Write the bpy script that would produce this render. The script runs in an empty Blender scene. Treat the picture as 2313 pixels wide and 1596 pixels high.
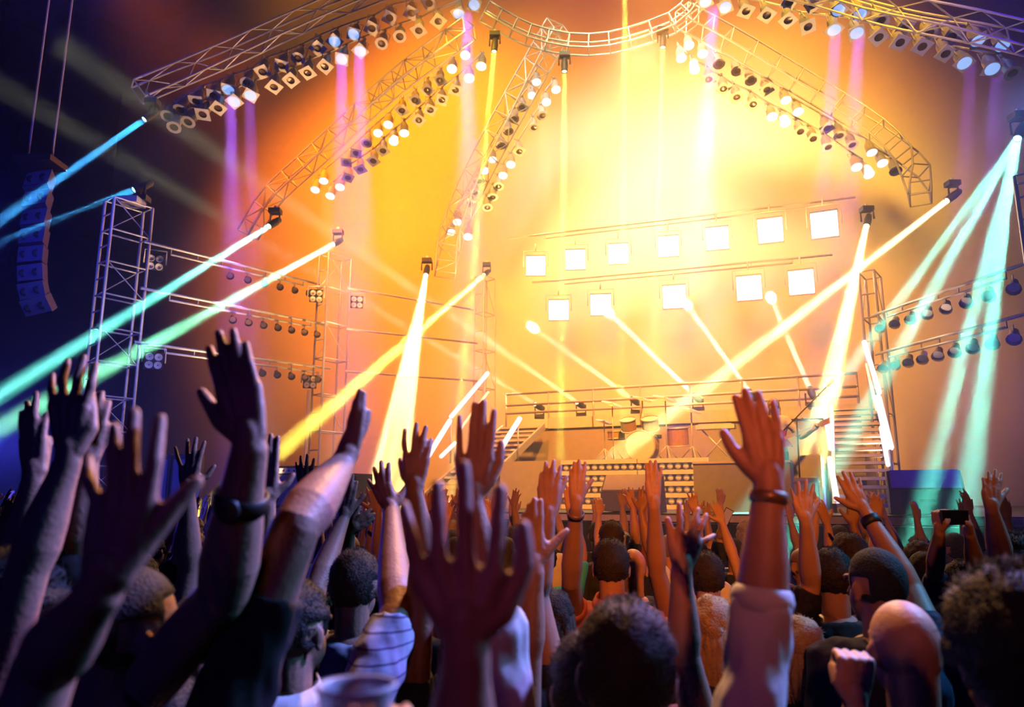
import bpy, bmesh, math, random
from mathutils import Vector, Matrix, noise
random.seed(7)
S = bpy.context.scene
COL = S.collection
PI = math.pi

# ------------------------------------------------------------------ camera
F, CX, CY = 1670.0, 1156.5, 798.0
PITCH = math.atan((1120 - 798) / F)
CAMZ = 2.0
cam = bpy.data.cameras.new('camera')
cam_o = bpy.data.objects.new('camera', cam)
COL.objects.link(cam_o)
cam.sensor_width = 36
cam.lens = F * 36 / 2313
cam_o.location = (0, 0, CAMZ)
cam_o.rotation_euler = (PI / 2 + PITCH, 0, 0)
cam.dof.use_dof = True
cam.dof.focus_distance = 5.5
cam.dof.aperture_fstop = 2.5
cam.clip_start = .02
cam.clip_end = 200
S.camera = cam_o
S.view_settings.view_transform = 'Standard'
S.view_settings.look = 'None'
S.view_settings.exposure = 0
S.view_settings.gamma = 1
S.view_settings.use_curve_mapping = False
S.cycles.use_denoising = True
S.cycles.max_bounces = 4
S.cycles.diffuse_bounces = 0
S.cycles.glossy_bounces = 2
S.cycles.transmission_bounces = 3
S.cycles.volume_bounces = 0
S.cycles.transparent_max_bounces = 6
S.cycles.caustics_reflective = False
S.cycles.caustics_refractive = False
S.cycles.use_adaptive_sampling = True
S.cycles.adaptive_threshold = .03
S.cycles.adaptive_min_samples = 12


def ray(px, py):
    a = (px - CX) / F
    b = -(py - CY) / F
    c, s = math.cos(PITCH), math.sin(PITCH)
    return Vector((a, c - b * s, s + b * c))


def P(px, py, D):
    """world point seen at photo pixel (px, py) at D metres in front of the camera"""
    r = ray(px, py)
    return Vector((0, 0, CAMZ)) + r * (D / r.y)


# stage frame: SD runs along the stage front (to the right), ND points upstage
SD = Vector((.911, -.413, 0)).normalized()
ND = Vector((.413, .911, 0)).normalized()
O0 = P(1400, 1155, 10)
O0.z = 0


def SV(u, v, z):
    return O0 + SD * u + ND * v + Vector((0, 0, z))


def onv(px, py, v):
    """point where the sight line through (px, py) meets the upright plane v metres upstage"""
    r = ray(px, py)
    o = Vector((0, 0, CAMZ))
    return o + r * (((O0 - o).dot(ND) + v) / r.dot(ND))


def uvz(p):
    d = p - O0
    return d.dot(SD), d.dot(ND), p.z


# ------------------------------------------------------------------ world
w = bpy.data.worlds.new('dark_hall')
S.world = w
w.use_nodes = True
w.node_tree.nodes['Background'].inputs[0].default_value = (.05, .03, 1, 1)
w.node_tree.nodes['Background'].inputs[1].default_value = .012

# ------------------------------------------------------------------ lights
def lamp_spot(name, a, b, watts, col, ang, blend=1.0, r=.3, parent=None):
    l = bpy.data.lights.new(name, 'SPOT')
    l.energy = watts
    l.color = col
    l.spot_size = math.radians(ang)
    l.spot_blend = blend
    l.shadow_soft_size = r
    o = bpy.data.objects.new(name, l)
    COL.objects.link(o)
    o.location = a
    o.rotation_euler = (Vector(b) - Vector(a)).to_track_quat('-Z', 'Y').to_euler()
    return o


def lamp_beam(a, b, watts, col, ang, size=.11):
    """disc lamp with a very narrow spread: a beam that starts as wide as its lens"""
    l = bpy.data.lights.new('beam', 'AREA')
    l.shape = 'DISK'
    l.size = size
    l.energy = watts
    l.color = col
    l.spread = math.radians(ang)
    o = bpy.data.objects.new('beam', l)
    COL.objects.link(o)
    o.location = a
    o.rotation_euler = (Vector(b) - Vector(a)).to_track_quat('-Z', 'Y').to_euler()
    return o


def lamp_point(name, p, watts, col, r=.3):
    l = bpy.data.lights.new(name, 'POINT')
    l.energy = watts
    l.color = col
    l.shadow_soft_size = r
    o = bpy.data.objects.new(name, l)
    COL.objects.link(o)
    o.location = p
    return o


def norm_col(c):
    m = max(c)
    return m, tuple(x / m for x in c)


def pool(px, py, rad, e, c, dist=9, up=5):
    """unseen lamp added to light the backdrop, its glow standing in for lit haze"""
    t = onv(px, py, 11.0)
    a = t - ND * dist + Vector((0, 0, up))
    rm = rad / 1670 * t.y
    ang = 2 * math.degrees(math.atan(rm / (t - a).length))
    m, cc = norm_col(c)
    lamp_spot('added_backdrop_glow', a, t, .85 * e * m, cc, min(ang, 175), 1, 1.2)


POOLS = [
    (1000, 450, 800, 9000, (1.4, .5, .0)),
    (1400, 200, 800, 9000, (.18, .0, .0)),
    (900, 300, 450, 4000, (1.9, .2, .0)),
    (900, 700, 450, 4000, (2.5, .36, .0)),
    (1300, 700, 450, 4000, (1.7, .95, .06)),
    (1700, 300, 450, 4000, (3.6, 1.11, .0)),
    (1700, 750, 450, 4000, (1.8, .42, .0)),
    (1500, 950, 450, 4000, (1.1, .1, .0)),
    (700, 500, 450, 4000, (2.2, .34, .0)),
    (2000, 450, 450, 4000, (.45, .15, .0)),
    (1100, 950, 450, 4000, (1.6, .45, .05)),
    (1300, 450, 300, 2500, (1.5, 1.4, 1.25)),
    (1600, 400, 300, 2500, (2.0, 1.9, 1.7)),
    (1850, 450, 300, 2500, (2.6, 1.6, .2)),
    (1500, 650, 300, 2500, (2.2, 1.5, .8)),
    (1500, 450, 550, 4000, (1.6, 1.3, .5)),
    (2000, 620, 330, 2500, (1.6, .8, .0)),
    (2060, 860, 330, 2500, (1.2, .4, .05)),
    (1300, 50, 450, 4000, (.5, .03, .0)),
    (1750, 50, 450, 4000, (.13, .0, .0)),
]
for a in POOLS:
    pool(*a)
# added unseen lamps: amber onto band and risers, warm from below onto the rig
lamp_spot('added_stage_front', P(1500, -300, 8), P(1480, 1000, 15), 12500, (1, .34, .02), 70)
lamp_spot('added_stage_front', P(900, -300, 9), P(1100, 950, 17), 7000, (1, .28, .03), 60)
lamp_spot('added_rig_fill', SV(-7, 3.0, 2.2), SV(-7, 3.2, 16), 4200, (1, .48, .10), 56)
lamp_spot('added_rig_fill', SV(-5.4, 7.4, 4.2), SV(-5.6, 7.6, 16), 5000, (1, .55, .14), 52)
lamp_spot('added_rig_fill', SV(1.6, 7.4, 4.2), SV(1.4, 7.6, 16), 7000, (1, .55, .14), 60)
lamp_spot('added_rig_fill', SV(-6.6, .5, 2.2), SV(-8.5, .8, 14), 2200, (1, .55, .26), 70)
lamp_spot('added_rig_fill', SV(3.4, 3.6, 2.2), SV(3.2, 4.2, 14), 1300, (1, .6, .36), 60)
# added unseen violet, warm and teal lamps that rim the audience
lamp_spot('added_audience_rim', (3.5, 3.7, 5.6), (-.75, 1.2, 1.9), 3600, (.27, .27, 1), 42)
lamp_spot('added_audience_rim', (.7, 4.4, 5.8), (.1, 1.3, 1.9), 1400, (1, .46, .17), 44)
lamp_spot('added_audience_rim', (4.4, 3.2, 4.8), (1.1, 2.2, 1.7), 700, (.08, .5, 1), 50)
lamp_spot('added_audience_rim', P(1450, 100, 12), P(1300, 1200, 4.5), 3500, (1, .5, .18), 40)
lamp_spot('added_audience_rim', P(2320, 200, 8), P(2150, 1300, 3.5), 500, (.14, .3, 1), 40)
# added amber fill from behind the camera on raised hands and crowd
lamp_spot('added_amber_fill', (0, -7, 5.5), P(1700, 930, 1.47), 3600, (1, .10, .012), 5.5)
lamp_spot('added_amber_fill', (0, -7, 7.5), P(1400, 1135, 7.5), 34000, (1, .24, .02), 23)
lamp_spot('added_amber_fill', (.5, -7, 5.5), P(1480, 1240, 1.6), 300, (1, .17, .06), 11)
lamp_spot('added_amber_fill', (0, -7, 6), P(1400, 1165, 3.2), 9000, (1, .24, .05), 13)
lamp_point('added_blue_fill', (-2.5, -6, 5), 620, (.07, .05, 1), 1.0)  # added blue fill behind the camera for the dark backs
# added unseen blue lamps that tint the sides of the hall
lamp_point('added_hall_tint', P(-100, 500, 12), 60, (.03, .04, 1))
lamp_point('added_hall_tint', P(0, 1000, 9), 210, (.05, .06, 1))
lamp_point('added_hall_tint', P(2420, 900, 8), 70, (.12, .05, 1))
lamp_point('added_hall_tint', P(2320, -150, 10), 120, (.10, .03, 1))
lamp_point('added_hall_tint', P(150, -150, 11), 110, (.08, .05, 1))


# ------------------------------------------------------------------ materials
MATS = {}


def mat(name, col, rough=.6, metal=0.0, em=None, es=0.0, var=.15, scale=8.0, spec=.4, bump=0.0, bscale=60.0, sheen=0.0):
    if name in MATS:
        return MATS[name]
    m = bpy.data.materials.new(name)
    m.use_nodes = True
    nt = m.node_tree
    b = nt.nodes['Principled BSDF']
    b.inputs['Roughness'].default_value = rough
    b.inputs['Metallic'].default_value = metal
    b.inputs['Specular IOR Level'].default_value = spec
    if sheen:
        b.inputs['Sheen Weight'].default_value = sheen
    tc = nt.nodes.new('ShaderNodeTexCoord')
    n = nt.nodes.new('ShaderNodeTexNoise')
    n.inputs['Scale'].default_value = scale
    n.inputs['Detail'].default_value = 2
    nt.links.new(tc.outputs['Object'], n.inputs['Vector'])
    mx = nt.nodes.new('ShaderNodeMix')
    mx.data_type = 'RGBA'
    nt.links.new(n.outputs['Fac'], mx.inputs[0])
    mx.inputs[6].default_value = (*[c * (1 - var) for c in col], 1)
    mx.inputs[7].default_value = (*[min(1, c * (1 + var)) for c in col], 1)
    nt.links.new(mx.outputs[2], b.inputs['Base Color'])
    if bump:
        n2 = nt.nodes.new('ShaderNodeTexNoise')
        n2.inputs['Scale'].default_value = bscale
        nt.links.new(tc.outputs['Object'], n2.inputs['Vector'])
        bp = nt.nodes.new('ShaderNodeBump')
        bp.inputs['Strength'].default_value = bump
        bp.inputs['Distance'].default_value = .01
        nt.links.new(n2.outputs['Fac'], bp.inputs['Height'])
        nt.links.new(bp.outputs[0], b.inputs['Normal'])
    if em:
        b.inputs['Emission Color'].default_value = (*em, 1)
        b.inputs['Emission Strength'].default_value = es
    MATS[name] = m
    return m


M_STEEL = mat('brushed_aluminium', (.62, .62, .64), .38, .35)
M_BLACKM = mat('black_painted_metal', (.03, .03, .035), .5, .2)
M_DARK = mat('black_cloth', (.012, .012, .018), .9)
M_GLOWCLOTH = mat('added_glow_backdrop_cloth', (.8, .8, .8), 1, var=.03, scale=.6, spec=0)  # pale cloth added to catch the washes in place of glowing haze
M_WALL = mat('dark_hall_wall', (.016, .016, .03), .95, spec=.05)
M_FLOOR = mat('dark_hall_floor', (.02, .02, .025), .8)
M_DECK = mat('stage_deck_black', (.05, .045, .045), .5)
M_FASCIA = mat('grey_riser_cladding', (.38, .36, .34), .8)
M_PALE = mat('pale_metal_panel', (.75, .73, .7), .5)
M_TUBE = mat('glowing_white_tube', (.9, .9, .9), .4, em=(1, .85, .95), es=1.3)
M_TUBE2 = mat('glowing_warm_tube', (.9, .9, .9), .4, em=(1, .7, .4), es=.9)
M_RISERLAMP = mat('dim_round_riser_lamp', (.8, .6, .4), .4, em=(1, .55, .2), es=.25)
M_CAN = mat('par_lamp_aluminium_can', (.55, .53, .5), .4, .3)
M_GEL = mat('par_lamp_pale_gel_frame', (.8, .78, .74), .5)
M_LENSOFF = mat('unlit_lamp_glass', (.12, .06, .03), .2)
M_LENSBLUE = mat('lit_pale_blue_lens', (.5, .7, 1), .3, em=(.27, .5, 1), es=1.0, var=0)
M_LENSWHITE = mat('lit_lavender_white_lens', (1, 1, 1), .3, em=(1, .95, 1), es=1.6, var=0)
M_BLIND = mat('blinding_white_lamp', (1, 1, 1), .3, em=(1, .97, .92), es=7, var=0)
M_BEAMC = mat('cyan_white_beam_lens', (1, 1, 1), .3, em=(.45, .95, 1), es=2.2, var=0)
M_BEAMY = mat('yellow_white_beam_lens', (1, 1, 1), .3, em=(1, 1, .62), es=2.2, var=0)
M_SPEAKER = mat('blue_grey_speaker_cabinet', (.25, .27, .34), .6)
M_DRUM = mat('amber_drum_shell', (.5, .28, .1), .3)
M_SKIN = mat('tanned_skin', (.42, .22, .15), .5, var=.12, scale=20, bump=.15, bscale=90)
M_SKIN2 = mat('fair_skin', (.52, .30, .22), .5, var=.12, scale=20, bump=.15, bscale=90)
M_SKIN3 = mat('brown_skin', (.28, .14, .09), .5, var=.12, scale=20, bump=.15, bscale=90)
M_HAIR = mat('dark_brown_hair', (.022, .014, .010), .75, var=.4, scale=60, bump=.6, bscale=150)
M_HAIRB = mat('black_hair', (.010, .008, .008), .75, var=.4, scale=60, bump=.6, bscale=150)
M_HAIRF = mat('fair_hair', (.35, .26, .15), .5, var=.3, scale=60, bump=.6, bscale=150)
M_STUBBLE = mat('shaved_scalp', (.2, .12, .09), .55, var=.2, scale=80)
CLOTH = {
    'black': mat('black_cotton', (.015, .015, .02), .9, bump=.2, bscale=30),
    'navy': mat('navy_cotton', (.03, .04, .10), .9, bump=.2, bscale=30),
    'white': mat('white_cotton', (.62, .60, .62), .85, bump=.2, bscale=30),
    'grey': mat('grey_cotton', (.30, .31, .36), .9, bump=.2, bscale=30),
    'pink': mat('pink_cotton', (.45, .14, .14), .9, bump=.2, bscale=30),
    'teal': mat('turquoise_cotton', (.05, .45, .5), .9, bump=.2, bscale=30),
    'maroon': mat('maroon_cotton', (.16, .03, .04), .9, bump=.2, bscale=30),
    'denim': mat('blue_denim', (.04, .06, .13), .9),
    'violet': mat('violet_cotton', (.16, .08, .22), .9, bump=.2, bscale=30),
}


def stripe_mat():
    m = mat('pale_blue_striped_cotton', (.38, .40, .55), .9, bump=.2, bscale=30)
    nt = m.node_tree
    b = nt.nodes['Principled BSDF']
    tc = nt.nodes.new('ShaderNodeTexCoord')
    wv = nt.nodes.new('ShaderNodeTexWave')
    wv.bands_direction = 'Z'
    wv.inputs['Scale'].default_value = 9
    wv.inputs['Distortion'].default_value = 1.2
    nt.links.new(tc.outputs['Object'], wv.inputs['Vector'])
    cr = nt.nodes.new('ShaderNodeValToRGB')
    cr.color_ramp.elements[0].position = .0
    cr.color_ramp.elements[0].color = (.10, .08, .18, 1)
    cr.color_ramp.elements[1].position = .12
    cr.color_ramp.elements[1].color = (.38, .40, .55, 1)
    nt.links.new(wv.outputs['Fac'], cr.inputs[0])
    nt.links.new(cr.outputs[0], b.inputs['Base Color'])
    return m


CLOTH['striped'] = stripe_mat()


# ------------------------------------------------------------------ mesh builder
class MB:
    def __init__(s):
        s.v, s.f = [], []

    def add(s, vs, fs):
        o = len(s.v)
        s.v += [Vector(q) for q in vs]
        s.f += [tuple(i + o for i in q) for q in fs]
        return s

    def box(s, c, size, X=Vector((1, 0, 0)), Y=Vector((0, 1, 0)), Z=Vector((0, 0, 1))):
        c = Vector(c)
        a, b, d = [q / 2 for q in size]
        vs = [c + X * (i * a) + Y * (j * b) + Z * (k * d) for i in (-1, 1) for j in (-1, 1) for k in (-1, 1)]
        return s.add(vs, [(0, 1, 3, 2), (4, 6, 7, 5), (0, 4, 5, 1), (2, 3, 7, 6), (0, 2, 6, 4), (1, 5, 7, 3)])

    def tube(s, pts, rads, n=8, caps=True, flat=None):
        """swept round section through pts; flat=(vec, k) squashes the section along vec"""
        pts = [Vector(p) for p in pts]
        if not isinstance(rads, (list, tuple)):
            rads = [rads] * len(pts)
        o = len(s.v)
        up = None
        for i, p in enumerate(pts):
            t = (pts[min(i + 1, len(pts) - 1)] - pts[max(i - 1, 0)])
            t.normalize()
            if up is None:
                up = Vector((0, 0, 1)) if abs(t.z) < .9 else Vector((0, 1, 0))
                if flat:
                    up = flat[0].copy()
            a = up - t * up.dot(t)
            if a.length < 1e-5:
                a = t.orthogonal()
            a.normalize()
            up = a.copy()
            b = t.cross(a)
            k = flat[1] if flat else 1
            for j in range(n):
                q = 2 * PI * j / n
                s.v.append(p + (a * math.cos(q) * k + b * math.sin(q)) * rads[i])
        for i in range(len(pts) - 1):
            for j in range(n):
                s.f.append((o + i * n + j, o + i * n + (j + 1) % n, o + (i + 1) * n + (j + 1) % n, o + (i + 1) * n + j))
        if caps:
            s.f.append(tuple(o + j for j in reversed(range(n))))
            s.f.append(tuple(o + (len(pts) - 1) * n + j for j in range(n)))
        return s

    def limb(s, pts, rads, n=10, flat=None):
        """tube with rounded ends"""
        pts = [Vector(p) for p in pts]
        d0 = (pts[0] - pts[1]).normalized()
        d1 = (pts[-1] - pts[-2]).normalized()
        P2 = [pts[0] + d0 * rads[0] * .92, pts[0] + d0 * rads[0] * .55] + pts + [pts[-1] + d1 * rads[-1] * .55, pts[-1] + d1 * rads[-1] * .92]
        R2 = [rads[0] * .35, rads[0] * .82] + list(rads) + [rads[-1] * .82, rads[-1] * .35]
        return s.tube(P2, R2, n, True, flat)

    def ell(s, c, r, n=14, m=9, rot=None):
        c = Vector(c)
        o = len(s.v)
        for i in range(1, m):
            a = PI * i / m
            for j in range(n):
                q = 2 * PI * j / n
                d = Vector((r[0] * math.sin(a) * math.cos(q), r[1] * math.sin(a) * math.sin(q), r[2] * math.cos(a)))
                s.v.append(c + (rot @ d if rot else d))
        t = len(s.v)
        for z in (1, -1):
            d = Vector((0, 0, r[2] * z))
            s.v.append(c + (rot @ d if rot else d))
        for i in range(m - 2):
            for j in range(n):
                s.f.append((o + i * n + j, o + (i + 1) * n + j, o + (i + 1) * n + (j + 1) % n, o + i * n + (j + 1) % n))
        for j in range(n):
            s.f.append((t, o + j, o + (j + 1) % n))
            s.f.append((t + 1, o + (m - 2) * n + (j + 1) % n, o + (m - 2) * n + j))
        return s

    def loft(s, rings, n=20, caps=True):
        """rings: (centre, rx, ry, X axis, Y axis)"""
        o = len(s.v)
        for c, rx, ry, X, Y in rings:
            for j in range(n):
                q = 2 * PI * j / n
                s.v.append(Vector(c) + X * (rx * math.cos(q)) + Y * (ry * math.sin(q)))
        for i in range(len(rings) - 1):
            for j in range(n):
                s.f.append((o + i * n + j, o + i * n + (j + 1) % n, o + (i + 1) * n + (j + 1) % n, o + (i + 1) * n + j))
        if caps:
            s.f.append(tuple(o + j for j in reversed(range(n))))
            s.f.append(tuple(o + (len(rings) - 1) * n + j for j in range(n)))
        return s

    def lathe(s, prof, c, ax, n=20, caps=False):
        """prof: (radius, height along ax)"""
        ax = Vector(ax).normalized()
        X = ax.orthogonal().normalized()
        Y = ax.cross(X)
        return s.loft([(Vector(c) + ax * h, r, r, X, Y) for r, h in prof], n, caps)

    def mesh(s, name, smooth=True, inv=None):
        me = bpy.data.meshes.new(name)
        vs = [inv @ q for q in s.v] if inv else s.v
        me.from_pydata([tuple(q) for q in vs], [], s.f)
        me.update()
        if smooth:
            me.shade_smooth()
        return me


def link(name, me, material=None, parent=None):
    o = bpy.data.objects.new(name, me)
    COL.objects.link(o)
    if material and not me.materials:
        me.materials.append(material)
    if parent:
        o.parent = parent
    return o


def build(mb, name, material, parent=None, smooth=True, world=True):
    """vertices given in world space are stored relative to the parent"""
    inv = None
    if parent and world:
        m = parent.matrix_basis.copy()
        q = parent.parent
        while q:
            m = q.matrix_basis @ m
            q = q.parent
        inv = m.inverted()
    return link(name, mb.mesh(name, smooth, inv), material, parent)


def tag(o, label, cat, group=None, kind=None):
    if label:
        o['label'] = label
    if cat:
        o['category'] = cat
    if group:
        o['group'] = group
    if kind:
        o['kind'] = kind
    return o


def empty(name, loc, label=None, cat=None, group=None, rz=0):
    o = bpy.data.objects.new(name, None)
    COL.objects.link(o)
    o.location = loc
    o.rotation_euler = (0, 0, rz)
    o.empty_display_size = .1
    return tag(o, label, cat, group)


def copy_tree(src, parent=None):
    c = src.copy()
    COL.objects.link(c)
    if parent:
        c.parent = parent
    for ch in src.children:
        copy_tree(ch, c)
    return c


def structure(name, mb, m, smooth=False):
    o = build(mb, name, m, None, smooth)
    o['kind'] = 'structure'
    return o


# ------------------------------------------------------------------ hall shell
UL, UR, VB, VF, HZ = -26.0, 16.0, 11.0, -16.0, 23.0


def slab(u0, u1, v0, v1, z0, z1):
    return MB().box(SV((u0 + u1) / 2, (v0 + v1) / 2, (z0 + z1) / 2), (abs(u1 - u0), abs(v1 - v0), abs(z1 - z0)), SD, ND)


structure('wall_back', slab(UL, UR, VB, VB + .3, 0, HZ), M_GLOWCLOTH)
structure('wall_left', slab(UL - .3, UL, VF, VB + .3, 0, HZ), M_WALL)
structure('wall_right', slab(UR, UR + .3, VF, VB + .3, 0, HZ), M_WALL)
structure('wall_front', slab(UL, UR, VF - .3, VF, 0, HZ), M_WALL)
structure('floor', slab(UL - .3, UR + .3, VF - .3, VB + .3, -.3, 0), M_FLOOR)
structure('ceiling', slab(UL - .3, UR + .3, VF - .3, VB + .3, HZ, HZ + .3), M_WALL)
for i in range(7):
    structure('trim_%d' % (i + 1), slab(UL, UR, -12 + i * 3.4, -11.6 + i * 3.4, HZ - .9, HZ - .02), M_WALL)

# haze that fills the hall
hz = bpy.data.materials.new('thin_stage_haze')
hz.use_nodes = True
nt = hz.node_tree
nt.nodes.clear()
no = nt.nodes.new('ShaderNodeOutputMaterial')
nv = nt.nodes.new('ShaderNodeVolumeScatter')
nv.inputs['Density'].default_value = .018
nv.inputs['Anisotropy'].default_value = .4
nv.inputs['Color'].default_value = (1, 1, 1, 1)
nt.links.new(nv.outputs[0], no.inputs['Volume'])
tag(build(slab(UL + .02, UR - .02, -4.6, VB - .02, .03, HZ - .95), 'haze', hz, None, False),
    'thin stage haze hanging over the stage and the front of the hall', 'haze', kind='stuff')

# ------------------------------------------------------------------ stage
DZ = 1.78
st = empty('stage', SV(0, 0, 0), 'black raised stage deck running along the far side of the crowd', 'stage')
for k in range(7):
    build(slab(-7 + k * 2, -5.01 + k * 2, 0, 10.6, DZ - .12, DZ), 'deck_panel', M_DECK, st, False)
for k in range(7):
    build(slab(-7 + k * 2, -5.02 + k * 2, .05, .09, 0, DZ - .13), 'skirt_panel', M_DARK, st, False)
build(slab(-7, 7, -.03, .0, DZ - .1, DZ - .02), 'edge_trim', M_PALE, st, False)

# riser with rows of round lamps between pale strips
rs = empty('lamp_riser', SV(-.5, 3, DZ), 'low drum riser whose front has rows of round lamps between pale strips', 'riser')
build(slab(-3.2, 2.4, 3.06, 6.4, DZ, DZ + .86), 'riser_body', M_FASCIA, rs, False)
for k in range(5):
    for a, b in ((-1.95, -.55), (-.53, .68)):
        build(slab(a, b, 2.99, 3.05, DZ + .0 + k * .195, DZ + .075 + k * .195), 'pale_strip', M_PALE, rs, False)
rm = MB().lathe([(.0, .0), (.045, .0), (.052, .012), (.04, .03), (.001, .035)], (0, 0, 0), -ND, 12).mesh('round_lamp')
rm.materials.append(M_RISERLAMP)
for k in range(4):
    for j in range(19):
        o = link('round_lamp', rm, None, rs)
        o.location = SV(-1.87 + j * .135, 3.05, DZ + .135 + k * .195) - rs.location

# large plain box
bx = empty('stage_box', SV(1.35, 1.5, DZ), 'large plain flat-fronted box right of the riser with round lamps', 'box')
build(slab(.7, 2.05, 1.5, 2.2, DZ, DZ + .69), 'cabinet_body', M_FASCIA, bx, False)
build(slab(.69, 2.06, 1.49, 2.21, DZ + .69, DZ + .72), 'lid', M_PALE, bx, False)
bx = empty('equipment_case', SV(2.4, 1.2, DZ), 'small pale case standing behind the biggest right raised hand', 'case')
build(slab(2.12, 2.42, 1.0, 1.3, DZ, DZ + .46), 'case_body', M_PALE, bx, False)
build(slab(2.11, 2.43, .99, 1.31, DZ + .40, DZ + .42), 'lid_seam', M_STEEL, bx, False)


def wedge(u0, u1, v, h, label, m):
    e = empty('stage_monitor', SV((u0 + u1) / 2, v, DZ), label, 'speaker', 'floor monitors on the stage edge')
    prof = [(0, 0), (.16, h), (.42, h), (.62, .0)]
    prof = [(0, .02), (-.02, h * .55), (.2, h), (.5, h), (.62, 0)]
    vs = [SV(u0 + q * (u1 - u0), v + a, DZ + b) for q in (0, 1) for a, b in prof]
    n = len(prof)
    fs = [tuple(range(n)), tuple(reversed(range(n, 2 * n)))] + [(i, i + n, (i + 1) % n + n, (i + 1) % n) for i in range(n)]
    build(MB().add(vs, fs), 'cabinet_body', M_SPEAKER, e, False)
    # slanted upper face and handle
    a, b = SV(u0 + .03, v - .015, DZ + h * .57), SV(u1 - .03, v - .015, DZ + h * .57)
    c, d = SV(u1 - .03, v + .185, DZ + h * .98), SV(u0 + .03, v + .185, DZ + h * .98)
    up = Vector((0, 0, .02)) - ND * .012
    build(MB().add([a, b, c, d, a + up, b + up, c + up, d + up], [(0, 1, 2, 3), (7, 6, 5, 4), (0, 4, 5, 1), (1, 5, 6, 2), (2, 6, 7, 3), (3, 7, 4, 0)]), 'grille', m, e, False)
    build(slab((u0 + u1) / 2 - .08, (u0 + u1) / 2 + .08, v - .05, v - .03, DZ + h * .3, DZ + h * .36), 'handle', M_BLACKM, e, False)


wedge(-.35, .42, .3, .5, 'wedge floor monitor with pink lit top in front of the lamp riser', M_PALE)
wedge(3.22, 4.0, .3, .52, 'wedge floor monitor with violet lit top right of the right stairs', mat('grille_painted_violet_light', (.5, .3, .6), .6))  # violet light on the top is put into the grille colour

# higher back platform with pale band and rails
bp = empty('back_platform', SV(-.5, 7, DZ), 'tall back platform with a pale band and pipe rails behind the drums', 'platform')
build(slab(-5.6, 3.1, 7, 10.4, DZ, 3.55), 'platform_body', M_FASCIA, bp, False)
for k in range(6):
    build(slab(-3.75 + k * 1.15, -2.64 + k * 1.15, 6.93, 6.99, 3.6, 3.86), 'pale_band_panel', M_PALE, bp, False)
build(slab(-5.6, 3.1, 6.98, 10.4, 3.56, 3.62), 'platform_floor', M_DECK, bp, False)
for z in (4.02, 4.22, 4.5):
    build(MB().tube([SV(-4.9, 7.0, z), SV(3.1, 7.0, z)], .03, 6), 'rail_pipe', M_STEEL, bp)
for k in range(8):
    build(MB().tube([SV(-4.9 + k * 1.14, 7.0, 3.6), SV(-4.9 + k * 1.14, 7.0, 4.5)], .025, 6), 'rail_post', M_STEEL, bp)


def stairs(u0, u1, v0, v1, z1, label, n=15):
    e = empty('staircase', SV((u0 + u1) / 2, v0, DZ), label, 'stairs', 'lit stairs up to the back platform')
    for i in range(n):
        t = (i + .5) / n
        v, z = v0 + (v1 - v0) * t, DZ + (z1 - DZ) * (i + 1) / n
        build(slab(u0, u1, v - .13, v + .13, z - .045, z), 'stair_tread', M_PALE, e, False)
    for u in (u0 - .03, u1 + .03):
        a, b = SV(u, v0, DZ + .05), SV(u, v1, z1)
        build(MB().box((a + b) / 2, (.05, (b - a).length, .16), SD, (b - a).normalized(), SD.cross((b - a).normalized())), 'stringer', M_STEEL, e, False)
    return e


def light_tube(e, a, b, r=.035, m=None):
    build(MB().tube([a, b], r, 8), 'light_tube', m or M_TUBE, e)


rt = stairs(2.62, 3.35, 1.35, 5.6, 3.62, 'right lit staircase with pale treads between glowing handrail tubes')
light_tube(rt, onv(1860, 908, 4.4), onv(1876, 1014, 3.0))
light_tube(rt, onv(1874, 1035, 2.8), onv(1891, 1132, 1.4), .04)
light_tube(rt, onv(1952, 772, 4.6), onv(1986, 886, 3.2), .04)
light_tube(rt, onv(1983, 898, 3.1), onv(2010, 1010, 1.8), .055)
light_tube(rt, onv(1957, 822, 4.4), onv(1980, 925, 3.2), .022, M_TUBE2)
light_tube(rt, onv(1990, 965, 2.4), onv(2006, 1050, 1.5), .03)
for (a, b, v) in ((1956, 790, 4.5), (1984, 900, 3.15), (2010, 1015, 1.8)):
    p = onv(a, b, v)
    u_, v_, z_ = uvz(p)
    build(MB().tube([p, SV(u_, v_, DZ + (3.62 - DZ) * max(0, min(1, (v_ - 1.35) / 4.25)))], .018, 6), 'rail_post', M_STEEL, rt)
lt = stairs(-4.75, -3.75, 2.6, 6.6, 3.62, 'left lit staircase with slanting glowing tubes behind the central raised hands')
light_tube(lt, onv(1102, 842, 5.6), onv(1018, 942, 4.2), .05)
light_tube(lt, onv(1016, 950, 4.1), onv(968, 1028, 2.9), .055)
light_tube(lt, onv(1103, 885, 5.6), onv(1040, 968, 4.4), .03, M_TUBE2)
light_tube(lt, onv(1028, 1000, 3.6), onv(996, 1031, 2.9), .04)
light_tube(lt, onv(1174, 945, 5.0), onv(1132, 1012, 3.7), .055)
for (a, b, v) in ((1095, 850, 5.5), (1019, 945, 4.15), (1170, 950, 4.9), (1028, 1000, 3.6)):
    p = onv(a, b, v)
    build(MB().tube([p, Vector((p.x, p.y, DZ + .9))], .02, 6), 'rail_post', M_STEEL, lt)


# ------------------------------------------------------------------ drum kit
dk = empty('drum_kit', SV(-.75, 4.6, DZ + .86), 'drum kit on the riser behind the wedge monitor', 'drum kit')
DB = DZ + .86


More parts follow.
